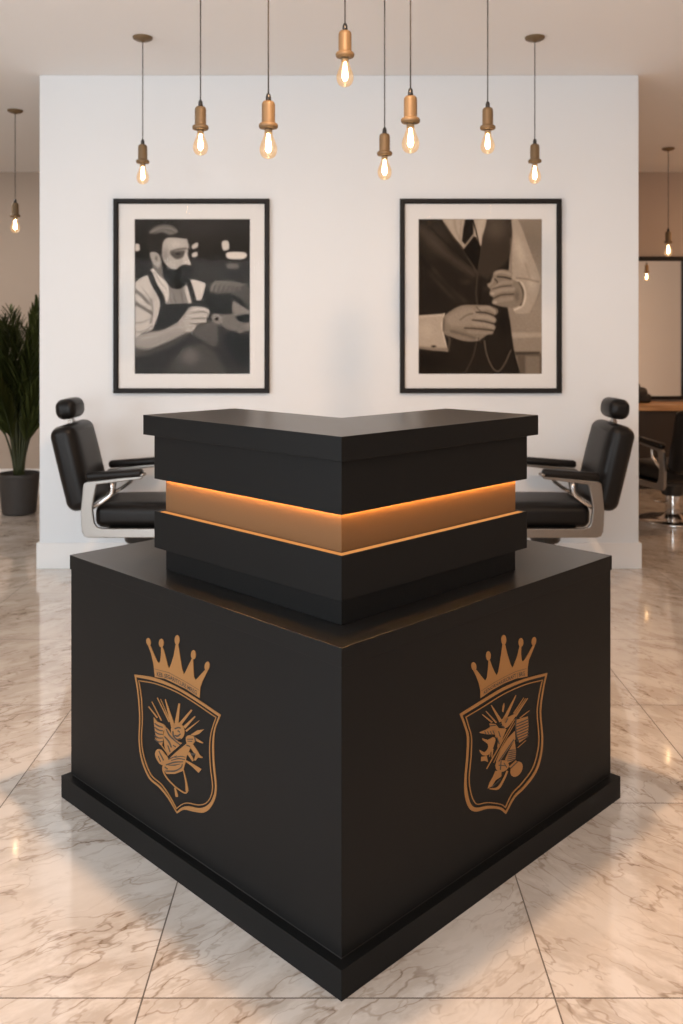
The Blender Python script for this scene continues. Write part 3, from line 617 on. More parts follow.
   [(434.8,483.1),(455.7,485),(476.9,486.8),(498.5,488.7),(520.6,490.5),(543.3,492.5),(566.6,494.6),(590.3,496.3),(614.6,497.3),(639.5,497.4),(665.1,496.9),(691,495.7),(716.9,494.1),(742.6,491.8),(768.2,488.8),(794.1,485.6),(820.4,482.4),(815.9,472.8),(811.5,463.4),(807.1,453.6),(803.2,442.6),(799.4,430.5),(795.6,417.5),(792.6,403.4),(791.2,388),(792.3,370.1),(795.4,350.1),(798.6,330.5),(800.2,313.4),(800.1,300),(799,288.8),(796.8,278.7),(793.2,268.6),(788.4,258.2),(782.5,248),(775,238.4),(765.4,230),(752.9,222.6),(737.9,216.2),(722.4,210.7),(708.3,206.1),(696,203.1),(684.5,201.5),(673.6,199.7),(663.2,196.3),(653.2,190.7),(643.8,183.8),(634.7,176.4),(625.5,169.2),(619.7,174.3),(614.4,179.3),(608.1,184.4),(599.3,189.9),(586.9,195.9),(571.9,202.5),(556.3,208.7),(542.1,213.9),(529.1,217.6),(516.5,220.3),(505,222.8),(495.1,225.9),(487.2,229.7),(480.9,233.7),(475.6,238.4),(470.9,243.9),(466.6,250.5),(463.1,258),(460.2,266.1),(457.7,274.8),(455.4,283.7),(453.5,293.1),(452.2,303.2),(451.9,314.4),(452.9,327.2),(455,341.3),(457.4,355.8),(459.3,369.5),(460.8,382.6),(462.1,395.6),(462.9,407.8),(462.6,418.7),(460.9,427.7),(458.1,435.2),(454.6,442.3),(451.1,449.8),(447.3,458),(443.2,466.3),(438.9,474.8)],
  ],
  'ring2': [
   [(447.8,475.8),(466.5,477),(485.2,478.3),(504.5,479.6),(524.9,481.1),(546.6,483.1),(569.5,485.4),(593.1,487.4),(617.3,488.7),(642.5,489),(668.7,488.7),(694.9,487.7),(719.8,486.2),(742.7,484),(764.3,481.1),(785.5,477.9),(807.2,474.8),(803.7,467.2),(800.1,459.9),(796.6,452),(793.2,442.6),(789.4,431.7),(785.3,419.5),(781.9,406.1),(780.3,391.2),(781.3,373.5),(784.4,353.5),(787.6,333.7),(789.2,316.8),(788.8,304),(787.4,293.7),(784.9,284.5),(781.2,275.3),(776.8,265.5),(771.4,255.9),(764.6,246.8),(755.6,238.7),(743.6,231.6),(729.2,225.4),(714.3,219.9),(700.7,215.2),(688.7,211.9),(677.3,209.8),(666.6,207.6),(656.7,204),(647.8,198.4),(639.9,191.6),(632.3,184.4),(624.6,177.5),(619.8,181.5),(615.7,185.5),(610.3,189.7),(602,194.6),(589.1,201),(573.2,208.3),(556.6,215.4),(542.1,221.1),(529.6,224.7),(518.1,227.1),(507.9,229.2),(499.3,232),(492.9,235.6),(488.3,239.4),(484.6,243.8),(480.9,248.8),(477,254.7),(473.5,261.3),(470.3,268.5),(467.6,276.3),(465.1,284.6),(462.9,293.5),(461.4,303.1),(460.9,313.8),(462.1,325.9),(464.6,339.2),(467.3,353),(469.2,366.3),(470.4,379.4),(471.3,392.5),(471.6,405),(470.9,416.1),(468.9,425.3),(465.9,433),(462.5,440.1),(459.3,447.3),(456.4,454.6),(453.5,461.7),(450.7,468.7)],
   [(450.8,473.6),(468.4,474.5),(487.1,475.8),(506.4,477.1),(526.9,478.6),(548.7,480.5),(571.6,482.8),(595.2,484.8),(619.2,486.1),(644.3,486.4),(670.4,486),(696.4,485),(721.2,483.6),(743.8,481.4),(765.2,478.5),(786.4,475.2),(805,473.2),(799.3,469),(795.7,461.7),(792.2,453.7),(788.8,444.3),(785,433.3),(780.9,421.1),(777.5,407.6),(775.8,392.5),(776.9,374.7),(780,354.6),(783.2,334.9),(784.7,318.2),(784.3,305.5),(782.9,295.4),(780.5,286.4),(776.9,277.2),(772.5,267.5),(767.2,258),(760.4,249.1),(751.7,241.2),(740,234.2),(725.8,228),(711,222.6),(697.5,217.9),(685.6,214.7),(674.3,212.6),(663.5,210.3),(653.2,206.5),(644.1,200.8),(636.1,194),(628.5,186.7),(621.6,180.2),(622.6,182.3),(618.3,186.3),(612.2,191.1),(603.1,196.5),(589.9,203),(573.7,210.4),(557,217.6),(542,223.4),(528.9,227.3),(517.1,229.7),(507.2,231.7),(499.7,234.2),(494.6,237),(491,240),(487.7,243.9),(484.2,248.8),(480.4,254.4),(477,260.8),(473.9,267.8),(471.2,275.5),(468.8,283.7),(466.6,292.5),(465.1,302),(464.7,312.4),(465.8,324.4),(468.3,337.7),(471,351.5),(472.9,364.9),(474.1,378),(475,391.3),(475.3,403.8),(474.6,415.1),(472.6,424.6),(469.5,432.6),(466,439.7),(462.9,446.8),(460,454.1),(457.1,461.3),(454.2,468.3)],
  ],
  'crown': [
   [(511.8,505.8),(511.8,524.8),(504.2,547.6),(492.5,569),(479.5,588.1),(488.5,587.6),(496.6,581.6),(522,555.1),(533.3,545.3),(540.1,550.3),(544.7,570.6),(547.9,596.1),(553.1,593.8),(562.5,575.3),(574.1,556.8),(583.7,546.2),(591.7,553.8),(601.8,587.2),(611,622),(621.8,619.4),(633.3,588.8),(647,560),(656.4,547.4),(663.7,552.5),(680.5,573.9),(691.2,597),(699.1,594.4),(697.4,576.2),(700.3,559.3),(706,551.4),(714.5,554.1),(737.6,569.5),(756.9,585.1),(766.3,582.2),(752.2,565.9),(735.9,548.7),(730.1,529),(728.9,504.9),(672,513.6),(617,515.6),(563.6,513)],
   [(493.4,593.9),(493.5,589.1),(491.5,585.6),(487.8,584.2),(483.1,585),(478.5,587.9),(474.7,592.4),(472.6,597.5),(472.5,602.3),(474.5,605.8),(478.2,607.3),(482.9,606.5),(487.5,603.6),(491.3,599.1)],
   [(556.7,604.7),(555.7,599.5),(552.8,596),(548.6,594.6),(544,595.8),(539.8,599.2),(537,604.2),(535.9,609.8),(537,614.9),(539.8,618.5),(544,619.9),(548.6,618.7),(552.8,615.3),(555.7,610.3)],
   [(627.8,630.3),(626.7,624.8),(623.5,621),(619,619.5),(613.9,620.7),(609.3,624.3),(606.2,629.7),(605.1,635.7),(606.2,641.1),(609.3,645),(613.9,646.5),(619,645.3),(623.5,641.7),(626.7,636.3)],
   [(708.8,604.1),(707.7,599),(704.5,595.5),(699.9,594.2),(694.9,595.5),(690.4,598.9),(687.2,603.9),(686.1,609.5),(687.2,614.5),(690.4,618),(694.9,619.3),(699.9,618.1),(704.5,614.7),(707.7,609.7)],
   [(772.7,591.3),(770.3,586.7),(766.1,583.8),(761.1,583),(756.2,584.6),(752.3,588.2),(750.3,593),(750.5,598.3),(752.9,602.8),(757.1,605.8),(762.1,606.6),(767,605.1),(770.9,601.5),(772.9,596.6)],
  ],
  'band_top': [(514.3,524.1),(563.6,530.1),(622.4,533.1),(672,533.8),(723.2,528.2)],
  'band_bot': [(512.8,507.1),(563.6,513),(617,515.6),(672,513.6),(727.8,505.3)],
  'marks': [
   [(558.4,473),(596.8,416.9),(609.8,417.5),(561.1,473.1)],
   [(535.1,464.1),(579.3,420),(584.5,421.1),(537.4,464.7)],
   [(518.9,460.2),(560.9,425.9),(565.9,428.1),(520.8,461.1)],
   [(617.9,462.7),(619.5,452.8),(613.5,438.7),(609.2,443.1),(611.4,455.1)],
   [(672,468.5),(608.4,418.7),(623.1,410.2),(675.1,466.8)],
   [(711.1,451),(660.5,422.5),(664.3,420),(713,449.8)],
   [(720.3,446.8),(663.9,417.7),(667.6,415.2),(722.2,445.6)],
   [(729,444.5),(667.7,412.9),(673.8,408.7),(731.9,442.6)],
   [(738.5,407.6),(691.7,401.6),(694.8,398.4),(739.9,406.2)],
   [(607.6,421.6),(619,421.5),(634.8,419.2),(652.4,419.2),(666.8,418.3),(671,414.7),(668,409.4),(656.7,402.2),(643,395.8),(632.7,392.9),(623.9,393.1),(616,397.9),(610.3,405.1),(606.4,414.2)],
   [(551.9,427.4),(578.2,417.9),(594.2,402.1),(623.9,392.1),(606.5,381.1),(601.1,367.1),(596.8,349.6),(587.2,352.7),(591.5,373.2),(578.2,383.6),(575.5,396.9),(554.5,415.8)],
   [(507.1,418),(533.7,415.9),(553.4,416.7),(583.5,397.6),(576.6,391),(544.1,401),(513.2,413.7)],
   [(520.8,398.4),(530.8,392.9),(544.1,386.5),(556.6,386.8),(567.6,386.9),(575.7,382.2),(578.2,374.3),(569.8,361.4),(557.1,349.9),(545.2,346.9),(533.7,348.3),(523.7,352.6),(515.7,358.7),(509.5,366.8),(508.1,371.9),(516.8,366.1),(528.5,359.2),(537.6,359.7),(544.1,363.4),(546.3,368.9),(544.1,375.7),(533.9,384),(523.4,391.5),(519.4,396.7)],
   [(515.7,351.1),(538.9,346),(545.1,327.6),(528.5,337.1),(514.2,340)],
   [(561.3,358),(561,334.8),(563.7,333.8),(568.7,355.4)],
   [(552.4,348.6),(550.6,339.8),(553.2,338.7),(556.6,346.8)],
   [(666.7,404.4),(649.9,392.8),(633.2,381.3),(616.7,369.9),(600.3,358.5),(584.3,347.1),(568.4,335.7),(552.7,324.5),(537.1,313.3),(540.7,310.9),(556.3,322),(572.1,333.3),(588,344.7),(604.1,356.1),(620.1,367.7),(636.3,379.3),(652.7,391),(669.2,402.9)],
   [(669.8,395.4),(656.5,386.4),(643.3,377.5),(630.2,368.5),(617.5,359.1),(605.1,349.2),(593,338.9),(581.1,328.5),(569.3,318.3),(571.2,317.1),(583.1,327.3),(595,337.7),(607,348),(619.4,357.9),(632.1,367.2),(645.2,376.2),(658.4,385.1),(671.7,394.2)],
   [(619.4,394),(613.8,388.4),(608.1,382.8),(602.7,377.3),(598.2,372.2),(595.7,367.3),(594.1,363),(592.9,359),(591.6,354.8),(596.8,352.4),(599.4,355.9),(601.9,359.4),(604.7,362.9),(608.3,366.9),(612.5,371.9),(617.6,377.5),(623,383.3),(628.4,389)],
   [(668,371.7),(670.8,348.4),(626.6,327.5),(591.5,309.1),(581.9,317),(603.3,342.9),(634.8,362.8)],
   [(666.8,346.4),(673.6,315.5),(669.6,293.7),(635.9,295.3),(622.8,309.1),(640.3,326.2)],
   [(673.6,400.4),(730.5,393.1),(734.5,367.5),(728.2,336.9),(690.4,333.2),(677.5,359.1)],
   [(720.9,330.1),(681.2,322.5),(682.7,321),(722.8,328.2)],
   [(583.5,315.8),(602.7,313.3),(623.9,306.3),(635.3,297.2),(640.3,288.2),(637.5,282.3),(629.3,279.2),(616.4,279),(602.2,282),(589.7,289.1),(580.8,298),(578.3,308.5)],
   [(699.3,250.2),(691.5,246.5),(682,244.9),(671.8,245.8),(662.2,249),(654.4,254.1),(649.2,260.4),(647.3,267.3),(648.9,273.9),(653.7,279.4),(661.3,283.2),(670.8,284.8),(680.9,284),(690.6,280.9),(698.6,275.8),(703.9,269.4),(705.9,262.5),(704.3,255.8)],
   [(645.6,279),(679.3,284.4),(673.4,290.2),(640.5,284)],
   [(578.2,293.3),(604.9,282.7),(604.9,270.1),(578.2,268.3),(562.3,258.3),(544.1,258.5),(551.9,271.2),(567.6,281.3)],
   [(630.2,276.6),(625.3,271.8),(620.5,267.1),(615.6,262.5),(610.2,258.4),(604.3,254.6),(598.2,250.9),(592,248.2),(585.8,247.4),(579.5,247.8),(571.1,250.1),(561.5,253.4),(551.9,256.4),(551.8,253.9),(561.2,250),(570.9,245.5),(581.2,241.5),(591.8,239.4),(600.2,241.1),(606.9,244.7),(612.6,249),(617.9,253.5),(623.2,257.8),(628,262.6),(632.5,267.6),(637.2,272.4)],
  ],
  'cuts': [
   [(632.7,417.9),(622.2,408.3),(625.5,406.3),(636.9,415.5)],
   [(601.8,406.3),(616.9,396.1),(619.9,397.8),(604.8,408.1)],
   [(598.3,410.8),(604.5,412.3),(602.1,414.6),(595.4,413.7)],
   [(527,414.4),(534.7,403.4),(537.8,403.5),(530.1,414.5)],
   [(539.8,410.6),(546.6,399.2),(549.9,399.1),(543.1,410.4)],
   [(552.8,406.6),(559.1,394.8),(562.4,394.5),(556.2,406.3)],
   [(563.4,404.8),(571.3,393.1),(574.5,393),(566.6,404.8)],
   [(552.1,419.8),(578.4,413.4),(578,416.2),(551.7,422.6)],
   [(581.8,382.2),(591.6,360.2),(596.8,359.6),(585.2,381.8)],
   [(589.8,395.4),(597.3,377.3),(601.7,376.7),(593.2,394.9)],
   [(636.4,326.4),(640.2,325.8),(643.9,325.1),(647.7,324.4),(651.7,323.5),(656.4,322.4),(661.6,321),(667.1,319.4),(672.5,317.9),(672.4,320.2),(666.9,321.9),(661.4,323.8),(656,325.5),(650.9,327),(646.4,327.7),(642.5,328.2),(638.9,328.5),(635.3,328.8)],
   [(635.3,321.4),(639.4,320.6),(643.4,319.9),(647.4,319.1),(651.8,318),(656.6,317),(661.8,315.8),(667.2,314.4),(672.6,313.1),(672.3,315.4),(666.8,317),(661.3,318.6),(655.9,320.2),(650.8,321.6),(646.2,322.3),(642.1,322.9),(638.2,323.3),(634.3,323.8)],
   [(634.1,316.4),(638.5,315.5),(642.8,314.6),(647.2,313.7),(651.8,312.6),(656.7,311.7),(662,310.6),(667.4,309.4),(672.7,308.3),(672.2,310.6),(666.7,312),(661.3,313.5),(655.9,314.9),(650.7,316.2),(646,317),(641.7,317.6),(637.5,318.2),(633.2,318.8)],
   [(633,311.4),(637.7,310.3),(642.3,309.3),(647,308.3),(651.9,307.2),(656.9,306.3),(662.2,305.4),(667.5,304.4),(672.8,303.5),(672,305.8),(666.6,307.1),(661.2,308.4),(655.9,309.6),(650.7,310.8),(645.9,311.6),(641.2,312.3),(636.7,313),(632.2,313.7)],
   [(631.9,306.4),(636.8,305.2),(641.8,304.1),(646.8,302.9),(652,301.8),(657.1,301),(662.4,300.2),(667.7,299.4),(672.9,298.6),(671.9,301.1),(666.5,302.1),(661.2,303.2),(655.8,304.3),(650.6,305.4),(645.7,306.2),(640.8,307),(635.9,307.9),(631.1,308.7)],
   [(630.8,301.3),(636,300.1),(641.3,298.8),(646.6,297.5),(652,296.4),(657.3,295.6),(662.6,295),(667.8,294.4),(673,293.8),(671.8,296.3),(666.5,297.2),(661.1,298.1),(655.8,299),(650.6,300),(645.5,300.8),(640.4,301.7),(635.2,302.7),(630,303.7)],
   [(661.6,352.1),(589.6,315.2),(593.4,312.4),(665.4,349.3)],
   [(675.4,387.6),(682.1,387),(688.8,386.4),(695.6,385.8),(702.9,385.2),(710.7,384.9),(718.8,384.6),(727.2,384.2),(735.5,383.9),(733.5,387),(725.1,387.5),(716.7,388),(708.4,388.5),(700.6,389),(693.6,389.2),(686.9,389.5),(680.5,389.8),(673.9,390)],
   [(675.4,379.9),(682.1,379.3),(688.8,378.7),(695.6,378.1),(702.9,377.5),(710.7,377.1),(718.8,376.8),(727.2,376.4),(735.5,376),(733.5,379.2),(725.1,379.7),(716.7,380.2),(708.4,380.7),(700.6,381.2),(693.6,381.5),(686.9,381.8),(680.5,382.1),(673.9,382.4)],
   [(675.4,372.2),(682.1,371.6),(688.8,371),(695.6,370.4),(702.9,369.7),(710.7,369.4),(718.8,369),(727.2,368.6),(735.5,368.2),(733.5,371.4),(725.1,371.9),(716.7,372.4),(708.4,372.9),(700.6,373.5),(693.6,373.8),(686.9,374.1),(680.5,374.4),(673.9,374.7)],
   [(675.4,364.5),(682.1,363.9),(688.8,363.3),(695.6,362.6),(702.9,362),(710.7,361.6),(718.8,361.2),(727.2,360.8),(735.5,360.4),(733.5,363.5),(725.1,364.1),(716.7,364.6),(708.4,365.2),(700.6,365.7),(693.6,366),(686.9,366.3),(680.5,366.7),(673.9,367)],
   [(675.4,356.8),(682.1,356.2),(688.8,355.5),(695.6,354.9),(702.9,354.2),(710.7,353.8),(718.8,353.4),(727.2,353),(735.5,352.6),(733.5,355.7),(725.1,356.3),(716.7,356.9),(708.4,357.4),(700.6,358),(693.6,358.3),(686.9,358.6),(680.5,359),(673.9,359.3)],
   [(675.4,349.1),(682.1,348.5),(688.8,347.8),(695.6,347.2),(702.9,346.5),(710.7,346.1),(718.8,345.6),(727.2,345.2),(735.5,344.8),(733.5,347.9),(725.1,348.5),(716.7,349.1),(708.4,349.6),(700.6,350.2),(693.6,350.6),(686.9,350.9),(680.5,351.3),(673.9,351.6)],
   [(675.4,341.4),(682.1,340.8),(688.8,340.1),(695.6,339.4),(702.9,338.7),(710.7,338.3),(718.8,337.8),(727.2,337.4),(735.5,336.9),(733.5,340.1),(725.1,340.7),(716.7,341.3),(708.4,341.9),(700.6,342.5),(693.6,342.8),(686.9,343.2),(680.5,343.6),(673.9,343.9)],
   [(668.6,406.7),(668.2,399.8),(667.6,393),(667.4,385.9),(667.9,378),(669.4,369.1),(671.7,359.5),(674.3,349.6),(676.8,339.9),(681.5,338.8),(679.3,348.5),(676.9,358.3),(674.9,367.8),(673.6,376.4),(673.6,384),(674.3,390.8),(675.3,397.5),(676.2,404.3)],
   [(591.3,303.1),(623.7,290.8),(624,293.3),(591.7,305.7)],
   [(601.5,313.7),(596.8,290.2),(602.3,288.1),(605.1,312.3)],
   [(614.1,302.6),(627.3,285.4),(631.3,285.5),(617.3,302.7)],
   [(650.2,275.9),(680.8,282.6),(677.5,285.7),(646.9,279)],
   [(598.3,265.3),(560.5,258.5),(564.2,254.9),(600.8,262.9)],
  ],
 },
}

# ---------------------------------------------------------------- room shell
def struct(name, bm, m, parent=None, **k):
    o = obj(name, bm, m, parent, **k)
    if not parent: o['kind'] = 'structure'
    return o


X0, X1, Y0, Y1, RH = ROOM['x0'], ROOM['x1'], ROOM['y0'], ROOM['y1'], ROOM['h']
# floor: marble tiles with thin grout lines, one mesh
G = .0019
xs_c = [-.4357, .467]
def tile_cols(y):
    return [X0, -4.35, -3.45, -2.6, -1.85, -1.05, -.4357, .467, 1.172, 1.95, 2.8, 3.6, 4.4, X1]
ys = [Y0, -2.1, -1.25, -.45, .37, 1.19, 1.993, 2.825, 3.576, 4.35, 5.13, 5.91, 6.69, 7.47, 8.25, Y1]
bm = bmesh.new()
lay = bm.faces.layers.float.new('tile')
rnd = random.Random(3)
def quad(x0, y0, x1, y1, mi, val):
    f = bm.faces.new([bm.verts.new(p) for p in ((x0,y0,0),(x1,y0,0),(x1,y1,0),(x0,y1,0))]); f.material_index = mi; f[lay] = val
for j in range(len(ys)-1):
    cs = tile_cols(0)
    for i in range(len(cs)-1):
        if ys[j] == 2.825 and cs[i] < .4: continue           # long tiles on the left of the desk
        ytop = ys[j+1]
        if ys[j] == 1.993 and cs[i] < .4: ytop = 3.576
        x0, x1, y0, y1 = cs[i]+G, cs[i+1]-G, ys[j]+G, ytop-G
        quad(x0, y0, x1, y1, 0, (0 if cs[i] < 0.4 else 1.0) + rnd.random()*.16 + 0.001*i)
        quad(x0-G, y0-2*G, x1+G, y0, 1, 0)
        quad(x0-2*G, y0-G, x0, y1+G, 1, 0)
fl = struct('floor', bm, [M['marble'], M['grout']])
# a slab under the tiles keeps the floor a solid
bm = bmesh.new(); box(bm, X0-.15, Y0-.15, -.12, X1+.15, Y1+.15, -.004); struct('floor_slab', bm, M['grout'])

bm = bmesh.new(); box(bm, X0-.15, Y0-.15, RH, X1+.15, Y1+.15, RH+.12); struct('ceiling', bm, M['ceiling'])
bm = bmesh.new(); box(bm, X0-.15, Y1, 0, X1+.15, Y1+.15, RH); struct('wall_back', bm, M['wall_rear'])
bm = bmesh.new(); box(bm, X1, Y0, 0, X1+.15, Y1, RH); struct('wall_right', bm, M['wall_rear'])


def wall_with_hole(name, axis, c0, c1, a0, a1, h, hole, m):
    """axis 'x': wall thick in x between c0,c1, running a0..a1 in y ; hole (b0,b1,z0,z1)"""
    b0, b1, z0, z1 = hole
    bm = bmesh.new()
    for (p, q, r, s) in ((a0, b0, 0, h), (b1, a1, 0, h), (b0, b1, 0, z0), (b0, b1, z1, h)):
        if q - p < 1e-4 or s - r < 1e-4: continue
        if axis == 'x': box(bm, c0, p, r, c1, q, s)
        else: box(bm, p, c0, r, q, c1, s)
    return struct(name, bm, m)


wall_with_hole('wall_left', 'x', X0-.15, X0, Y0, Y1, RH, (-2.0, 1.8, .4, 2.8), M['wall_rear'])
wall_with_hole('wall_front', 'y', Y0-.15, Y0, X0-.15, X1+.15, RH, (-3.8, 1.0, .35, 2.75), M['wall_rear'])


def window(name, axis, c, b0, b1, z0, z1, n):
    bm = bmesh.new(); w = .05
    def bx(p, q, r, s):
        if axis == 'x': box(bm, c-.04, p, r, c+.04, q, s)
        else: box(bm, p, c-.04, r, q, c+.04, s)
    bx(b0, b1, z0, z0+w); bx(b0, b1, z1-w, z1)
    for k in range(n+1):
        p = b0 + (b1-b0-w)*k/n; bx(p, p+w, z0+w, z1-w)
    f = struct(name, bm, M['frame'])
    bm = bmesh.new()
    if axis == 'x': box(bm, c-.004, b0+w, z0+w, c+.004, b1-w, z1-w)
    else: box(bm, b0+w, c-.004, z0+w, b1-w, c+.004, z1-w)
    obj('window_pane', bm, M['pane'], f)


window('window_1', 'x', X0-.1, -2.0, 1.8, .4, 2.8, 3)
window('window_2', 'y', Y0-.1, -3.8, 1.0, .35, 2.75, 4)

# the white partition wall behind the desk
PX0, PX1, PY, PT = -1.888, 1.858, 5.688, .22
bm = bmesh.new(); box(bm, PX0, PY, 0, PX1, PY+PT, RH); struct('wall_centre', bm, M['wall'], bevel=.004)
bm = bmesh.new(); e = .014
box(bm, PX0-e, PY-e, 0, PX1+e, PY, .158); box(bm, PX0-e, PY+PT, 0, PX1+e, PY+PT+e, .158)
box(bm, PX0-e, PY, 0, PX0, PY+PT, .158); box(bm, PX1, PY, 0, PX1+e, PY+PT, .158)
struct('baseboard_centre', bm, M['trim'])
bm = bmesh.new(); box(bm, X0, Y1-.014, 0, 2.3, Y1, .13); box(bm, 4.11, Y1-.014, 0, X1, Y1, .13); struct('baseboard_back', bm, M['trim'])
bm = bmesh.new(); box(bm, X0, Y0, 0, X0+.014, Y1-.014, .13); struct('baseboard_left', bm, M['trim'])
bm = bmesh.new(); box(bm, X1-.014, Y0, 0, X1, Y1-.014, .13); struct('baseboard_right', bm, M['trim'])

# ---------------------------------------------------------------- reception desk
S2 = math.sqrt(2); K = 1/S2
desk = tag(empty('reception_desk', (0, 2.3, 0)), 'black cornered reception desk with gold crests and a glowing amber band', 'desk')
DY = -2.3


def ell(D, a, Di, p):
    """L outline: front corner at depth D, arms reaching a sideways, inner corner depth Di, all grown by p"""
    w = (Di - D)/S2 + 2*p
    ar = a - .006                                     # the right arm is a touch shorter
    F = (0, D - S2*p + DY); Rr = (ar + S2*p, D + ar + DY); R2 = (Rr[0] - w*K, Rr[1] + w*K)
    I = (0, Di + S2*p + DY); Ll = (-a - S2*p, D + a + DY); L2 = (Ll[0] + w*K, Ll[1] + w*K)
    return [F, Rr, R2, I, L2, Ll]


def tier(name, D, a, Di, p, z0, z1, m, bev=.0012):
    bm = bmesh.new(); prism(bm, ell(D, a, Di, p), z0, z1)
    o = obj(name, bm, m, desk, bevel=bev, seg=2)
    if m is M['black_top']:                           # glossy top face, satin edges
        o.data.materials.append(M['black'])
        for p in o.data.polygons:
            if p.normal.z < .5: p.material_index = 1
    return o


BD, BA, BI = 2.012, .851, 2.79
TD, TA, TI = 2.165, .5173, 2.516
tier('plinth', BD, BA, BI, .022, 0, .068, M['black'])
tier('plinth_groove', BD, BA, BI, -.004, .068, .074, M['ink'], 0)
tier('base_cabinet', BD, BA, BI, 0, .074, .716, M['black'])
tier('base_worktop', BD, BA, BI, .003, .7165, .7613, M['black_top'])
tier('counter_riser', TD, TA, TI, 0, .7613, .8271, M['black'])
tier('lower_band', TD, TA, TI, .0245, .8271, .9348, M['black'])
tier('light_panel', TD, TA, TI, 0, .9348, 1.0297, M['brass_panel'], 0)
tier('upper_band', TD, TA, TI, .0245, 1.0297, 1.1593, M['black'])
tier('counter_top', TD, TA, TI, .0479, 1.1597, 1.2177, M['black_top'])
# LED strips: one tucked up under the upper band, one diffuser lying on the ledge
for s in (-1, 1):
    n = Vector((s*K, -K, 0)); d = Vector((s*K, K, 0)); P0 = Vector((0, TD+DY, 0))
    for o0, o1, z0, z1, mm, lb in ((.0015, .0060, 1.0289, 1.0297, 'led', 'amber LED strip under the upper band'), (.007, .0225, .9348, .9362, 'led_low', 'amber glowing diffuser along the ledge')):
        a = P0 + n*o0 + d*o0; b = P0 + n*o0 + d*(TA*S2 - .006); a2 = P0 + n*o1 + d*(-o1)
        a = P0 + n*o0 - d*o0; c = b + n*(o1-o0)
        a.x = a2.x = 0
        a.y = P0.y - o0*S2; a2.y = P0.y - o1*S2
        bm = bmesh.new(); prism(bm, [(v.x, v.y) for v in (a, b, c, a2)], z0, z1)
        st = obj('light_strip', bm, M[mm], desk); st['label'] = lb

# crests: inlaid on the two front faces
def face_pt(s, z, side, out):
    sx = -1 if side == 'left' else 1
    return Vector((sx*s*K - (-sx)*0, BD + s*K + DY, z)) + Vector((sx*K, -K, 0))*out


def inlay(polys, side, out0, out1):
    bm = bmesh.new()
    for P in polys:
        a = [bm.verts.new(face_pt(x/1000, z/1000, side, out0)) for x, z in P]
        b = [bm.verts.new(face_pt(x/1000, z/1000, side, out1)) for x, z in P]
        n = len(P)
        for t in tessellate_polygon([[Vector((x, z, 0)) for x, z in P]]):
            try: bm.faces.new([b[i] for i in t])
            except ValueError: pass
        for i in range(n): bm.faces.new((a[i], a[(i+1) % n], b[(i+1) % n], b[i]))
    return bm


def ring(bm, A_, B_, side, out0, out1):
    """strip between two closed outlines of different point counts"""
    def resample(P, n):
        Q = [Vector((p[0], p[1])) for p in P]; Q.append(Q[0]); d = [0]
        for a, b in zip(Q, Q[1:]): d.append(d[-1] + (b-a).length)
        out = []; k = 0
        for i in range(n):
            t = d[-1]*i/n
            while d[k+1] < t: k += 1
            out.append(Q[k].lerp(Q[k+1], (t-d[k])/max(1e-9, d[k+1]-d[k])))
        return out
    if len(A_) != len(B_): A_, B_ = resample(A_, 160), resample(B_, 160)
    n = len(A_)
    vs = [[bm.verts.new(face_pt(p[0]/1000, p[1]/1000, side, o)) for p in P] for P in (A_, B_) for o in (out0, out1)]
    a0, a1, b0, b1 = vs
    for i in range(n):
        j = (i+1) % n
        bm.faces.new((a1[i], a1[j], b1[j], b1[i])); bm.faces.new((a0[i], a0[j], a1[j], a1[i])); bm.faces.new((b0[i], b0[j], b1[j], b1[i]))


def text_mesh(body):
    cu = bpy.data.curves.new('t', 'FONT'); cu.body = body; cu.size = 1; cu.offset = .018; cu.resolution_u = 2
    o = bpy.data.objects.new('t', cu); COL.objects.link(o)
    dg = bpy.context.evaluated_depsgraph_get(); dg.update()
    me = bpy.data.meshes.new_from_object(o.evaluated_get(dg))
    vs = [v.co.copy() for v in me.vertices]; fs = [list(p.vertices) for p in me.polygons]
    bpy.data.objects.remove(o); bpy.data.curves.remove(cu); bpy.data.meshes.remove(me)
    return vs, fs


def along(P, t):
    Q = [Vector((p[0], p[1])) for p in P]; d = [0]
    for a, b in zip(Q, Q[1:]): d.append(d[-1] + (b-a).length)
    t = max(0, min(.9999, t))*d[-1]; k = 0
    while d[k+1] < t: k += 1
    return Q[k].lerp(Q[k+1], (t-d[k])/(d[k+1]-d[k]))


for side, words in (('left', 'KEB. SEGARITCLRE MREG'), ('right', 'KENORHARSECRAFT | BRG')):
    C = CREST[side]
    bm = bmesh.new(); ring(bm, C['ring'][0], C['ring'][1], side, -.001, .0016); ring(bm, C['ring2'][0], C['ring2'][1], side, -.001, .0016)
    em = obj('crest', bm, M['gold'], desk)
    em['label'] = 'copper gold shield outline on the %s face' % side
    cr_ = obj('crown', inlay(C['crown'], side, -.001, .0015), M['gold'], em)
    fg = obj('crest_figure', inlay(C['marks'], side, -.001, .0013), M['gold'], em)
    bm = inlay(C['cuts'], side, .0014, .0018)
    obj('figure_engraving', bm, M['ink'], em)
    # lettering and rule on the crown band
    vs, fs = text_mesh(words)
    W = max(v.x for v in vs); Hh = max(v.y for v in vs)
    bm = bmesh.new(); bb, bt = C['band_bot'], C['band_top']
    vv = []
    for v in vs:
        u = .05 + .90*v.x/W
        if side == 'left': pass
        q = along(bb, u).lerp(along(bt, u), .20 + .54*v.y/Hh)
        vv.append(bm.verts.new(face_pt(q.x/1000, q.y/1000, side, .0019)))
    if side == 'left':
        pass
    for f in fs: 
        try: bm.faces.new([vv[i] for i in f])
        except ValueError: pass
    for i in range(24):
        a, b = along(bt, i/24), along(bt, (i+1)/24)
        bm.faces.new([bm.verts.new(face_pt(q[0]/1000, q[1]/1000, side, .0019)) for q in ((a.x, a.y-.6), (b.x, b.y-.6), (b.x, b.y+.6), (a.x, a.y+.6))])
    obj('crown_lettering', bm, M['ink'], em)

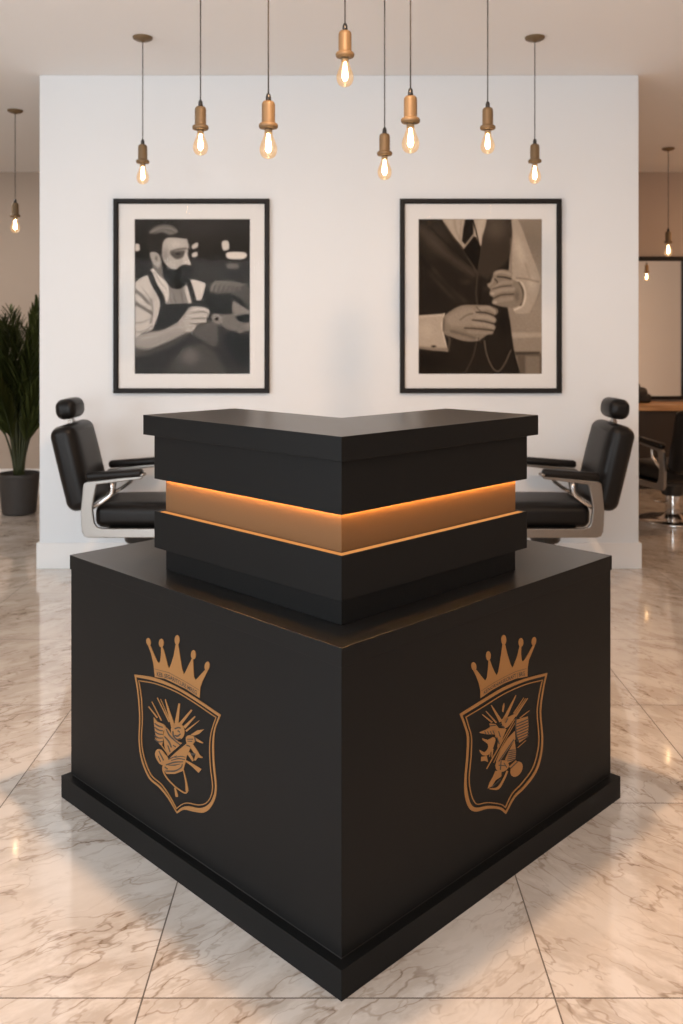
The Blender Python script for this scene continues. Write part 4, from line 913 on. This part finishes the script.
# ---------------------------------------------------------------- framed photographs
def tone_mesh(g, tint, x0, z0, x1, z1, y):
    h, w = g.shape
    me = bpy.data.meshes.new('print')
    xs = np.linspace(x0, x1, w); zs = np.linspace(z1, z0, h)
    X, Z = np.meshgrid(xs, zs)
    co = np.stack([X, np.full_like(X, y), Z], -1).reshape(-1, 3)
    idx = np.arange(h*w).reshape(h, w)
    faces = np.stack([idx[:-1, :-1], idx[1:, :-1], idx[1:, 1:], idx[:-1, 1:]], -1).reshape(-1, 4)
    me.from_pydata(co.tolist(), [], faces.tolist())
    rs = np.random.RandomState(4); gg = np.clip(((g - 128)*1.08 + 126 + rs.normal(0, 3.5, g.shape))/255, .05, 1)
    c = np.stack([gg**k*s for k, s in tint], -1)
    lin = np.where(c <= .04045, c/12.92, ((c+.055)/1.055)**2.4)
    ca = me.color_attributes.new('tone', 'FLOAT_COLOR', 'POINT')
    ca.data.foreach_set('color', np.concatenate([lin.reshape(-1, 3), np.ones((h*w, 1))], 1).astype(np.float32).ravel())
    return me


m = M['print'] = mat('photo_print_paper', rough=.7, spec=.05)
at = N(m, 'ShaderNodeVertexColor'); at.layer_name = 'tone'; L(m, at.outputs['Color'], B(m).inputs['Base Color'])


def framed(label, x0, x1, z0, z1, ix0, ix1, iz0, iz1, g, tint):
    cx = (x0+x1)/2; r = tag(empty('framed_photograph', (cx, PY, z0)), label, 'picture', 'framed photographs on the white wall')
    x0 -= cx; x1 -= cx; ix0 -= cx; ix1 -= cx; a, b = 0, z1-z0; ia, ib = iz0-z0, iz1-z0
    w = .031; d = .030
    bm = bmesh.new()
    o = [(x0, a), (x1, a), (x1, b), (x0, b)]; i_ = [(x0+w, a+w), (x1-w, a+w), (x1-w, b-w), (x0+w, b-w)]
    def loop(P, y): return [bm.verts.new((x, y, z)) for x, z in P]
    def inset(P, s):
        return [(P[0][0]+s, P[0][1]+s), (P[1][0]-s, P[1][1]+s), (P[2][0]-s, P[2][1]-s), (P[3][0]+s, P[3][1]-s)]
    loops = [loop(o, -.001), loop(o, -d+.004), loop(inset(o, .004), -d), loop(inset(o, w-.008), -d), loop(i_, -d+.008), loop(i_, -.001)]
    for p, q in zip(loops, loops[1:] + loops[:1]):
        for k in range(4): bm.faces.new((p[k], p[(k+1) % 4], q[(k+1) % 4], q[k]))
    obj('frame', bm, M['frame'], r)
    # mat board with a bevelled window
    bm = bmesh.new(); I = [(ix0, ia), (ix1, ia), (ix1, ib), (ix0, ib)]
    loops = [loop(i_, -.010), loop(inset(I, -.003), -.010), loop(I, -.0065)]
    for p, q in zip(loops, loops[1:]):
        for k in range(4): bm.faces.new((p[k], p[(k+1) % 4], q[(k+1) % 4], q[k]))
    obj('mat_board', bm, M['mat_board'], r)
    me = tone_mesh(g, tint, ix0-.002, ia-.002, ix1+.002, ib+.002, -.006); me.materials.append(M['print'])
    pr = link(bpy.data.objects.new('photo_print', me), r)
    bm = bmesh.new(); box(bm, x0+w+.0005, -.015, a+w+.0005, x1-w-.0005, -.013, b-w-.0005); obj('glass', bm, M['pane'], r)
    return r


q = 5.66/910
def PXL(x): return (x-341.5)*q
def PZ(y): return 1.45-(y-336)*q
framed('framed black-and-white photograph of a bearded barber, on the white wall', PXL(113), PXL(269.3), PZ(393.3), PZ(198.5), PXL(134), PXL(249.6), PZ(374), PZ(218.8),
       barber_print(), ((1.12, .99), (1.13, .95), (1.145, .91)))
framed('framed sepia photograph of hands before a waistcoat, on the white wall', PXL(400), PXL(562), PZ(393.3), PZ(198.5), PXL(419), PXL(542.6), PZ(374), PZ(218.8),
       waistcoat_print(), ((1.10, 1.0), (1.17, .93), (1.25, .85)))

# ---------------------------------------------------------------- barber chairs
def barber_chair(loc, rz, label, drop=0.0, group=None):
    r = tag(empty('barber_chair', loc, rz), label, 'chair', group)
    dz = -drop
    # cushions
    bm = bmesh.new(); rbox(bm, (.045, 0, .450+dz), (.50, .44, .124), .042, 6, puff=.016)
    st = obj('seat', bm, M['leather'], r, smooth=True)
    lean = R(-13.6)
    c = Vector((-.342, 0, .714+dz))
    bm = bmesh.new(); rbox(bm, c, (.138, .45, .485), .055, 6, M=Matrix.Rotation(lean, 4, 'Y'), puff=.012)
    obj('backrest', bm, M['leather'], r, smooth=True)
    bm = bmesh.new(); rbox(bm, (-.402, 0, 1.034+dz), (.118, .235, .106), .042, 6, M=Matrix.Rotation(R(-6), 4, 'Y'), puff=.006)
    hr = obj('headrest', bm, M['leather'], r, smooth=True)
    bm = bmesh.new()
    for y in (-.012, .012): box(bm, -.404, y-.006, .93+dz, -.384, y+.006, 1.0+dz)
    box(bm, -.408, -.026, .945+dz, -.380, .026, .965+dz)
    obj('headrest_post', bm, M['chrome'], hr, bevel=.002)
    # side frames
    for s in (-1, 1):
        y0, y1 = (s*.258, s*.232) if s > 0 else (-.258, -.232)
        y0, y1 = min(y0, y1), max(y0, y1)
        bm = bmesh.new()
        out = [(-.268,.49),(-.266,.42),(-.262,.375),(-.250,.350),(-.225,.342),(.24,.342),(.27,.352),(.275,.372),(.268,.388),(.25,.392),
               (-.150,.392),(-.180,.400),(-.194,.420),(-.199,.455),(-.205,.505),(-.196,.560),(-.186,.618),(-.180,.634),
               (-.10,.644),(.06,.664),(.074,.676),(.066,.686),(.05,.686),(-.10,.664),(-.235,.650),(-.252,.640),(-.256,.62)]
        slab_xz(bm, [(x, z+dz) for x, z in out], y0, y1)
        f = obj('side_frame', bm, M['chrome_satin'], r, bevel=.005, seg=3)
        f['label'] = 'satin chrome side frame'
        ym = (y0+y1)/2
        bm = bmesh.new(); tube(bm, [(-.205, ym, .508+dz), (-.16, ym, .534+dz), (-.112, ym, .570+dz), (-.100, ym, .588+dz), (-.098, ym, .615+dz), (-.100, ym, .650+dz)], .0125, 10)
        obj('frame_brace', bm, M['chrome'], f, smooth=True)
        bm = bmesh.new()
        Mx = Matrix.Rotation(R(-4.2), 4, 'Y')
        rbox(bm, (-.084, ym, .688+dz), (.315, .060, .044), .019, 4, M=Mx)
        obj('armrest_pad', bm, M['leather'], r, smooth=True)
        bm = bmesh.new(); tube(bm, [(.062, ym-.022, .686+dz), (.078, ym-.018, .690+dz), (.083, ym, .692+dz), (.078, ym+.018, .690+dz), (.062, ym+.022, .686+dz)], .009, 8)
        obj('armrest_tip', bm, M['chrome_satin'], f, smooth=True)
    # under-seat cross plate, column and base
    bm = bmesh.new(); box(bm, -.13, -.232, .352+dz, .20, .232, .388+dz); lathe(bm, [(.075, .262+dz), (.085, .275+dz), (.10, .352+dz)], 28)
    obj('seat_plate', bm, M['cap'], r, bevel=.006)
    bm = bmesh.new(); lathe(bm, [(.055, .055), (.055, .27+dz), (.048, .275+dz)], 32)
    obj('column', bm, M['chrome'], r, smooth=True, bevel=.002)
    bm = bmesh.new(); lathe(bm, [(.0, .0), (.255, .0), (.262, .006), (.262, .016), (.25, .024), (.16, .034), (.09, .044), (.068, .062), (.0555, .068)], 48, cap=False)
    obj('base_disc', bm, M['chrome'], r, smooth=True)
    bm = bmesh.new(); tube(bm, [(.03, .055, .15), (.03, .10, .155), (.03, .145, .165)], [.008, .007, .006], 8); obj('pump_lever', bm, M['chrome'], r, smooth=True)
    return r


GC = 'barber chairs in front of the white wall'
barber_chair((-1.163, 5.25, 0), 0, 'black leather barber chair with chrome frame, left of the desk, facing right', group=GC)
barber_chair((1.175, 5.25, 0), PI, 'black leather barber chair with chrome frame, right of the desk, facing left', group=GC)
barber_chair((2.59, 7.12, 0), R(104.5), 'dark barber chair on a chrome column, in the rear room beyond the wall', drop=.055)

# ---------------------------------------------------------------- pendant lamps
def bulb_profile(r):
    return [(.0135, 0), (.0145, -.012), (.0165, -.024), (.022, -.040), (.0285, -.055), (.0325, -.070), (.0330, -.080), (.0305, -.092), (.0245, -.103), (.0150, -.1095), (.006, -.1118), (0, -.1120)]


_pm = {}
def pendant_meshes():
    def mk(name, f, m):
        bm = bmesh.new(); f(bm); bmesh.ops.recalc_face_normals(bm, faces=bm.faces)
        me = bpy.data.meshes.new(name); bm.to_mesh(me); bm.free(); me.materials.append(m)
        for p in me.polygons: p.use_smooth = True
        _pm[name] = me
    # z = 0 at the bottom tip of the bulb, tip of the cord grip at .244
    mk('cord_grip', lambda b: lathe(b, [(.0104, .213), (.0104, .226), (.0095, .235), (.0065, .242), (.0032, .2455)], 20), M['cap'])
    mk('lamp_socket', lambda b: lathe(b, [(.012, .2145), (.019, .2140), (.0235, .208), (.025, .200), (.025, .136), (.0255, .133), (.033, .131), (.036, .126), (.036, .119), (.033, .114), (.026, .112), (.0140, .1115)], 32), M['socket'])
    mk('screw_collar', lambda b: lathe(b, [(.0138, .1115), (.0146, .108), (.0138, .1045), (.0148, .101), (.0138, .0975), (.0142, .094)], 24), M['socket'])
    mk('bulb', lambda b: lathe(b, [(x, .112 + z) for x, z in bulb_profile(0)], 28, cap=False), M['bulb'])
    mk('filament', lambda b: lathe(b, [(0, .098), (.005, .094), (.0065, .080), (.0095, .062), (.0115, .044), (.0105, .032), (.006, .024), (0, .022)], 16, cap=False), M['filament'])
    mk('ceiling_canopy', lambda b: lathe(b, [(0, -.028), (.008, -.028), (.012, -.022), (.038, -.018), (.052, -.010), (.054, -.003), (.054, 0), (0, 0)], 32, cap=False), M['socket'])
pendant_meshes()


def pendant(px, yb, D, label, group):
    x = (px-341.5)*D/910; zb = 1.45 - (yb+1.3-336)*D/910
    r = tag(empty('pendant_lamp', (x, D, zb)), label, 'pendant lamp', group)
    def part(n, parent, z=0):
        o = link(bpy.data.objects.new(n, _pm[n]), parent); o.location.z = z; return o
    part('ceiling_canopy', r, RH - zb)
    part('cord_grip', r); part('lamp_socket', r); part('screw_collar', r)
    b = part('bulb', r); part('filament', b)
    bm = bmesh.new(); tube(bm, [(0, 0, .24), (0, 0, RH - zb - .02)], .0028, 8); obj('cord', bm, M['cord'], r, smooth=True)
    l = bpy.data.lights.new('bulb_light', 'POINT'); l.energy = BULB_WATT; l.color = WARM; l.shadow_soft_size = .011
    o = link(bpy.data.objects.new('bulb_light', l), r); o.location.z = .05
    return r


GP = 'brass pendant lamps hanging over the desk'
for a in ((142.7, 182.8, 4.964, 'small brass pendant lamp with visible ceiling canopy, leftmost before the white wall'),
          (200.5, 154.0, 4.02, 'brass pendant lamp, second from the left before the white wall'),
          (268.4, 157.5, 3.40, 'large brass pendant lamp, third from the left, above the right edge of the barber photograph'),
          (345.0, 85.5, 3.50, 'highest brass pendant lamp, near the top centre between the two photographs'),
          (384.6, 178.5, 4.25, 'low brass pendant lamp hanging just left of the waistcoat photograph'),
          (410.5, 152.0, 3.42, 'largest brass pendant lamp, above the left edge of the waistcoat photograph'),
          (487.7, 152.5, 4.25, 'brass pendant lamp above the middle of the waistcoat photograph'),
          (534.8, 182.3, 4.964, 'small brass pendant lamp with visible ceiling canopy, rightmost before the white wall')):
    pendant(*a, GP)
pendant(15.2, 231.5, 6.57, 'brass pendant lamp beyond the left edge of the white wall, above the potted palm', None)
pendant(668.3, 255.0, 7.90, 'brass pendant lamp beyond the right edge of the white wall, in front of the mirror', None)
# this one hangs out of frame and is seen in the mirror
x_, y_ = 4.02, 6.08
pendant(341.5 + x_*910/y_, 336 - (2.185-1.45)*910/y_, y_, 'brass pendant lamp seen as a reflection in the black framed mirror', None)

# ---------------------------------------------------------------- potted palm
def potted_palm(loc):
    r = tag(empty('potted_palm', loc), 'dark green potted palm in a dark grey pot, left beyond the white wall', 'plant')
    bm = bmesh.new(); lathe(bm, [(0, 0), (.122, 0), (.136, .012), (.160, .30), (.166, .305), (.166, .33), (.150, .33), (.146, .29), (0, .29)], 40, cap=False)
    obj('pot', bm, M['pot'], r, smooth=True, bevel=.002)
    bm = bmesh.new(); lathe(bm, [(.147, .285), (.147, .298), (.08, .306), (0, .308)], 32, cap=False); obj('soil', bm, M['soil'], r, smooth=True)
    rn = random.Random(11)
    fronds = []
    for k in range(30):
        az = 2*PI*k*.382 + rn.uniform(-.2, .2)
        fronds.append((az, rn.uniform(.10, .40), rn.uniform(1.05, 1.50) if k % 3 else rn.uniform(.8, 1.0)))
    for az, spread, ln in fronds:
        d = Vector((math.cos(az), math.sin(az), 0)); side = Vector((-d.y, d.x, 0))
        base = Vector((math.cos(az)*.035, math.sin(az)*.035, .29))
        P = []; n = 16
        for i in range(n+1):
            t = i/n
            rad = spread*(t**1.7)*1.05
            z = ln*(t - .10*spread*t**3)
            P.append(base + d*rad + Vector((0, 0, z)))
        bs = bmesh.new(); tube(bs, P, [.010*(1-.82*i/n) for i in range(n+1)], 6); st = obj('stem', bs, M['stem'], r, smooth=True)
        bm = bmesh.new()
        for i in range(6, n+1):
            for q2 in ((0, .5) if i < n else (0,)):
                t = (i + q2)/n
                i0 = min(n-1, int(i)); p = P[i0].lerp(P[min(n, i0+1)], q2)
                tan = (P[min(n, i0+1)] - P[max(0, i0-1)]).normalized()
                length = .30*math.sin(PI*min(1, .25 + .68*(t-.35)/.65)) + .05
                for s in (-1, 1):
                    out = (side*s*(.62 - .25*t) + tan*(1.0 + .35*t) + d*.12 + Vector((rn.uniform(-.1,.1), rn.uniform(-.1,.1), rn.uniform(-.05,.1)))).normalized()
                    nrm = out.cross(tan).cross(out)
                    nrm = nrm.normalized() if nrm.length > 1e-4 else d
                    w0 = out.cross(nrm).normalized()
                    prev = None
                    for j in range(6):
                        u = j/5; wd = .0145*math.sin(PI*min(.97, .12 + .86*u))**.7
                        c = p + out*length*u + Vector((0, 0, -1))*(.055*u*u)
                        cur = (bm.verts.new(c - w0*wd), bm.verts.new(c + nrm*.003), bm.verts.new(c + w0*wd))
                        if prev:
                            bm.faces.new((prev[0], prev[1], cur[1], cur[0])); bm.faces.new((prev[1], prev[2], cur[2], cur[1]))
                        prev = cur
        obj('leaflets', bm, M['leaf'], st, smooth=True)
    return r


potted_palm((-2.64, 7.45, 0))

# ---------------------------------------------------------------- rear room right: mirror, worktop, cabinets
q = 9.03/910
MX0, MX1, MZ0, MZ1 = 2.32, 3.42, 1.45-(399.5-336)*q, 1.45-(256.5-336)*q
r = tag(empty('wall_mirror', ((MX0+MX1)/2, Y1, MZ0)), 'tall mirror in a thin black frame above the wooden worktop', 'mirror')
hw = (MX1-MX0)/2; hh = MZ1-MZ0; fw = .045
bm = bmesh.new()
box(bm, -hw, -.035, 0, hw, -.001, fw*.75); box(bm, -hw, -.035, hh-fw, hw, -.001, hh); box(bm, -hw, -.035, fw*.75, -hw+fw, -.001, hh-fw); box(bm, hw-fw, -.035, fw*.75, hw, -.001, hh-fw)
obj('mirror_frame', bm, M['frame'], r)
bm = bmesh.new(); box(bm, -hw+fw, -.016, fw*.75, hw-fw, -.008, hh-fw); obj('mirror_glass', bm, M['mirror'], r)

bm = bmesh.new(); box(bm, 2.25, 8.56, .745, 4.14, Y1-.002, .80)
tag(obj('worktop', bm, M['oak'], None, bevel=.004), 'warm oak worktop running below the black framed mirror', 'worktop')
for k, (a, b) in enumerate(((2.30, 3.20), (3.205, 4.10))):
    c = tag(empty('cabinet', ((a+b)/2, 8.82, 0)), ('dark brown base cabinet below the worktop, behind the rear barber chair', 'dark brown base cabinet below the worktop, at the right edge of the photo')[k], 'cabinet', 'dark cabinets below the oak worktop')
    h = (b-a)/2
    bm = bmesh.new(); box(bm, -h, -.22, .08, h, .225, .744); box(bm, -h+.02, -.18, 0, h-.02, .22, .08); obj('cabinet_body', bm, M['cabinet'], c)
    for s in (-1, 1):
        bm = bmesh.new(); box(bm, min(s*.004, s*(h-.004)), -.238, .09, max(s*.004, s*(h-.004)), -.221, .735)
        dr = obj('cabinet_door', bm, M['cabinet'], c, bevel=.002)
        bm = bmesh.new(); tube(bm, [(s*.03, -.238, .55), (s*.03, -.262, .56), (s*.03, -.262, .68), (s*.03, -.238, .69)], .005, 8); obj('door_handle', bm, M['cap'], dr, smooth=True)

bg_ = tag(empty('tool_bag', (2.86, 8.90, .80)), 'small dark tool bag standing on the oak worktop before the mirror', 'bag')
bm = bmesh.new(); rbox(bm, (-.02, 0, .077), (.28, .17, .15), .05, 5); rbox(bm, (.07, -.01, .045), (.16, .15, .09), .03, 4)
obj('bag_body', bm, M['bag'], bg_, smooth=True)
bm = bmesh.new(); tube(bm, [(-.10, 0, .14), (-.09, 0, .175), (-.02, 0, .188), (.05, 0, .175), (.06, 0, .14)], .009, 8); obj('bag_handle', bm, M['bag'], bg_, smooth=True)
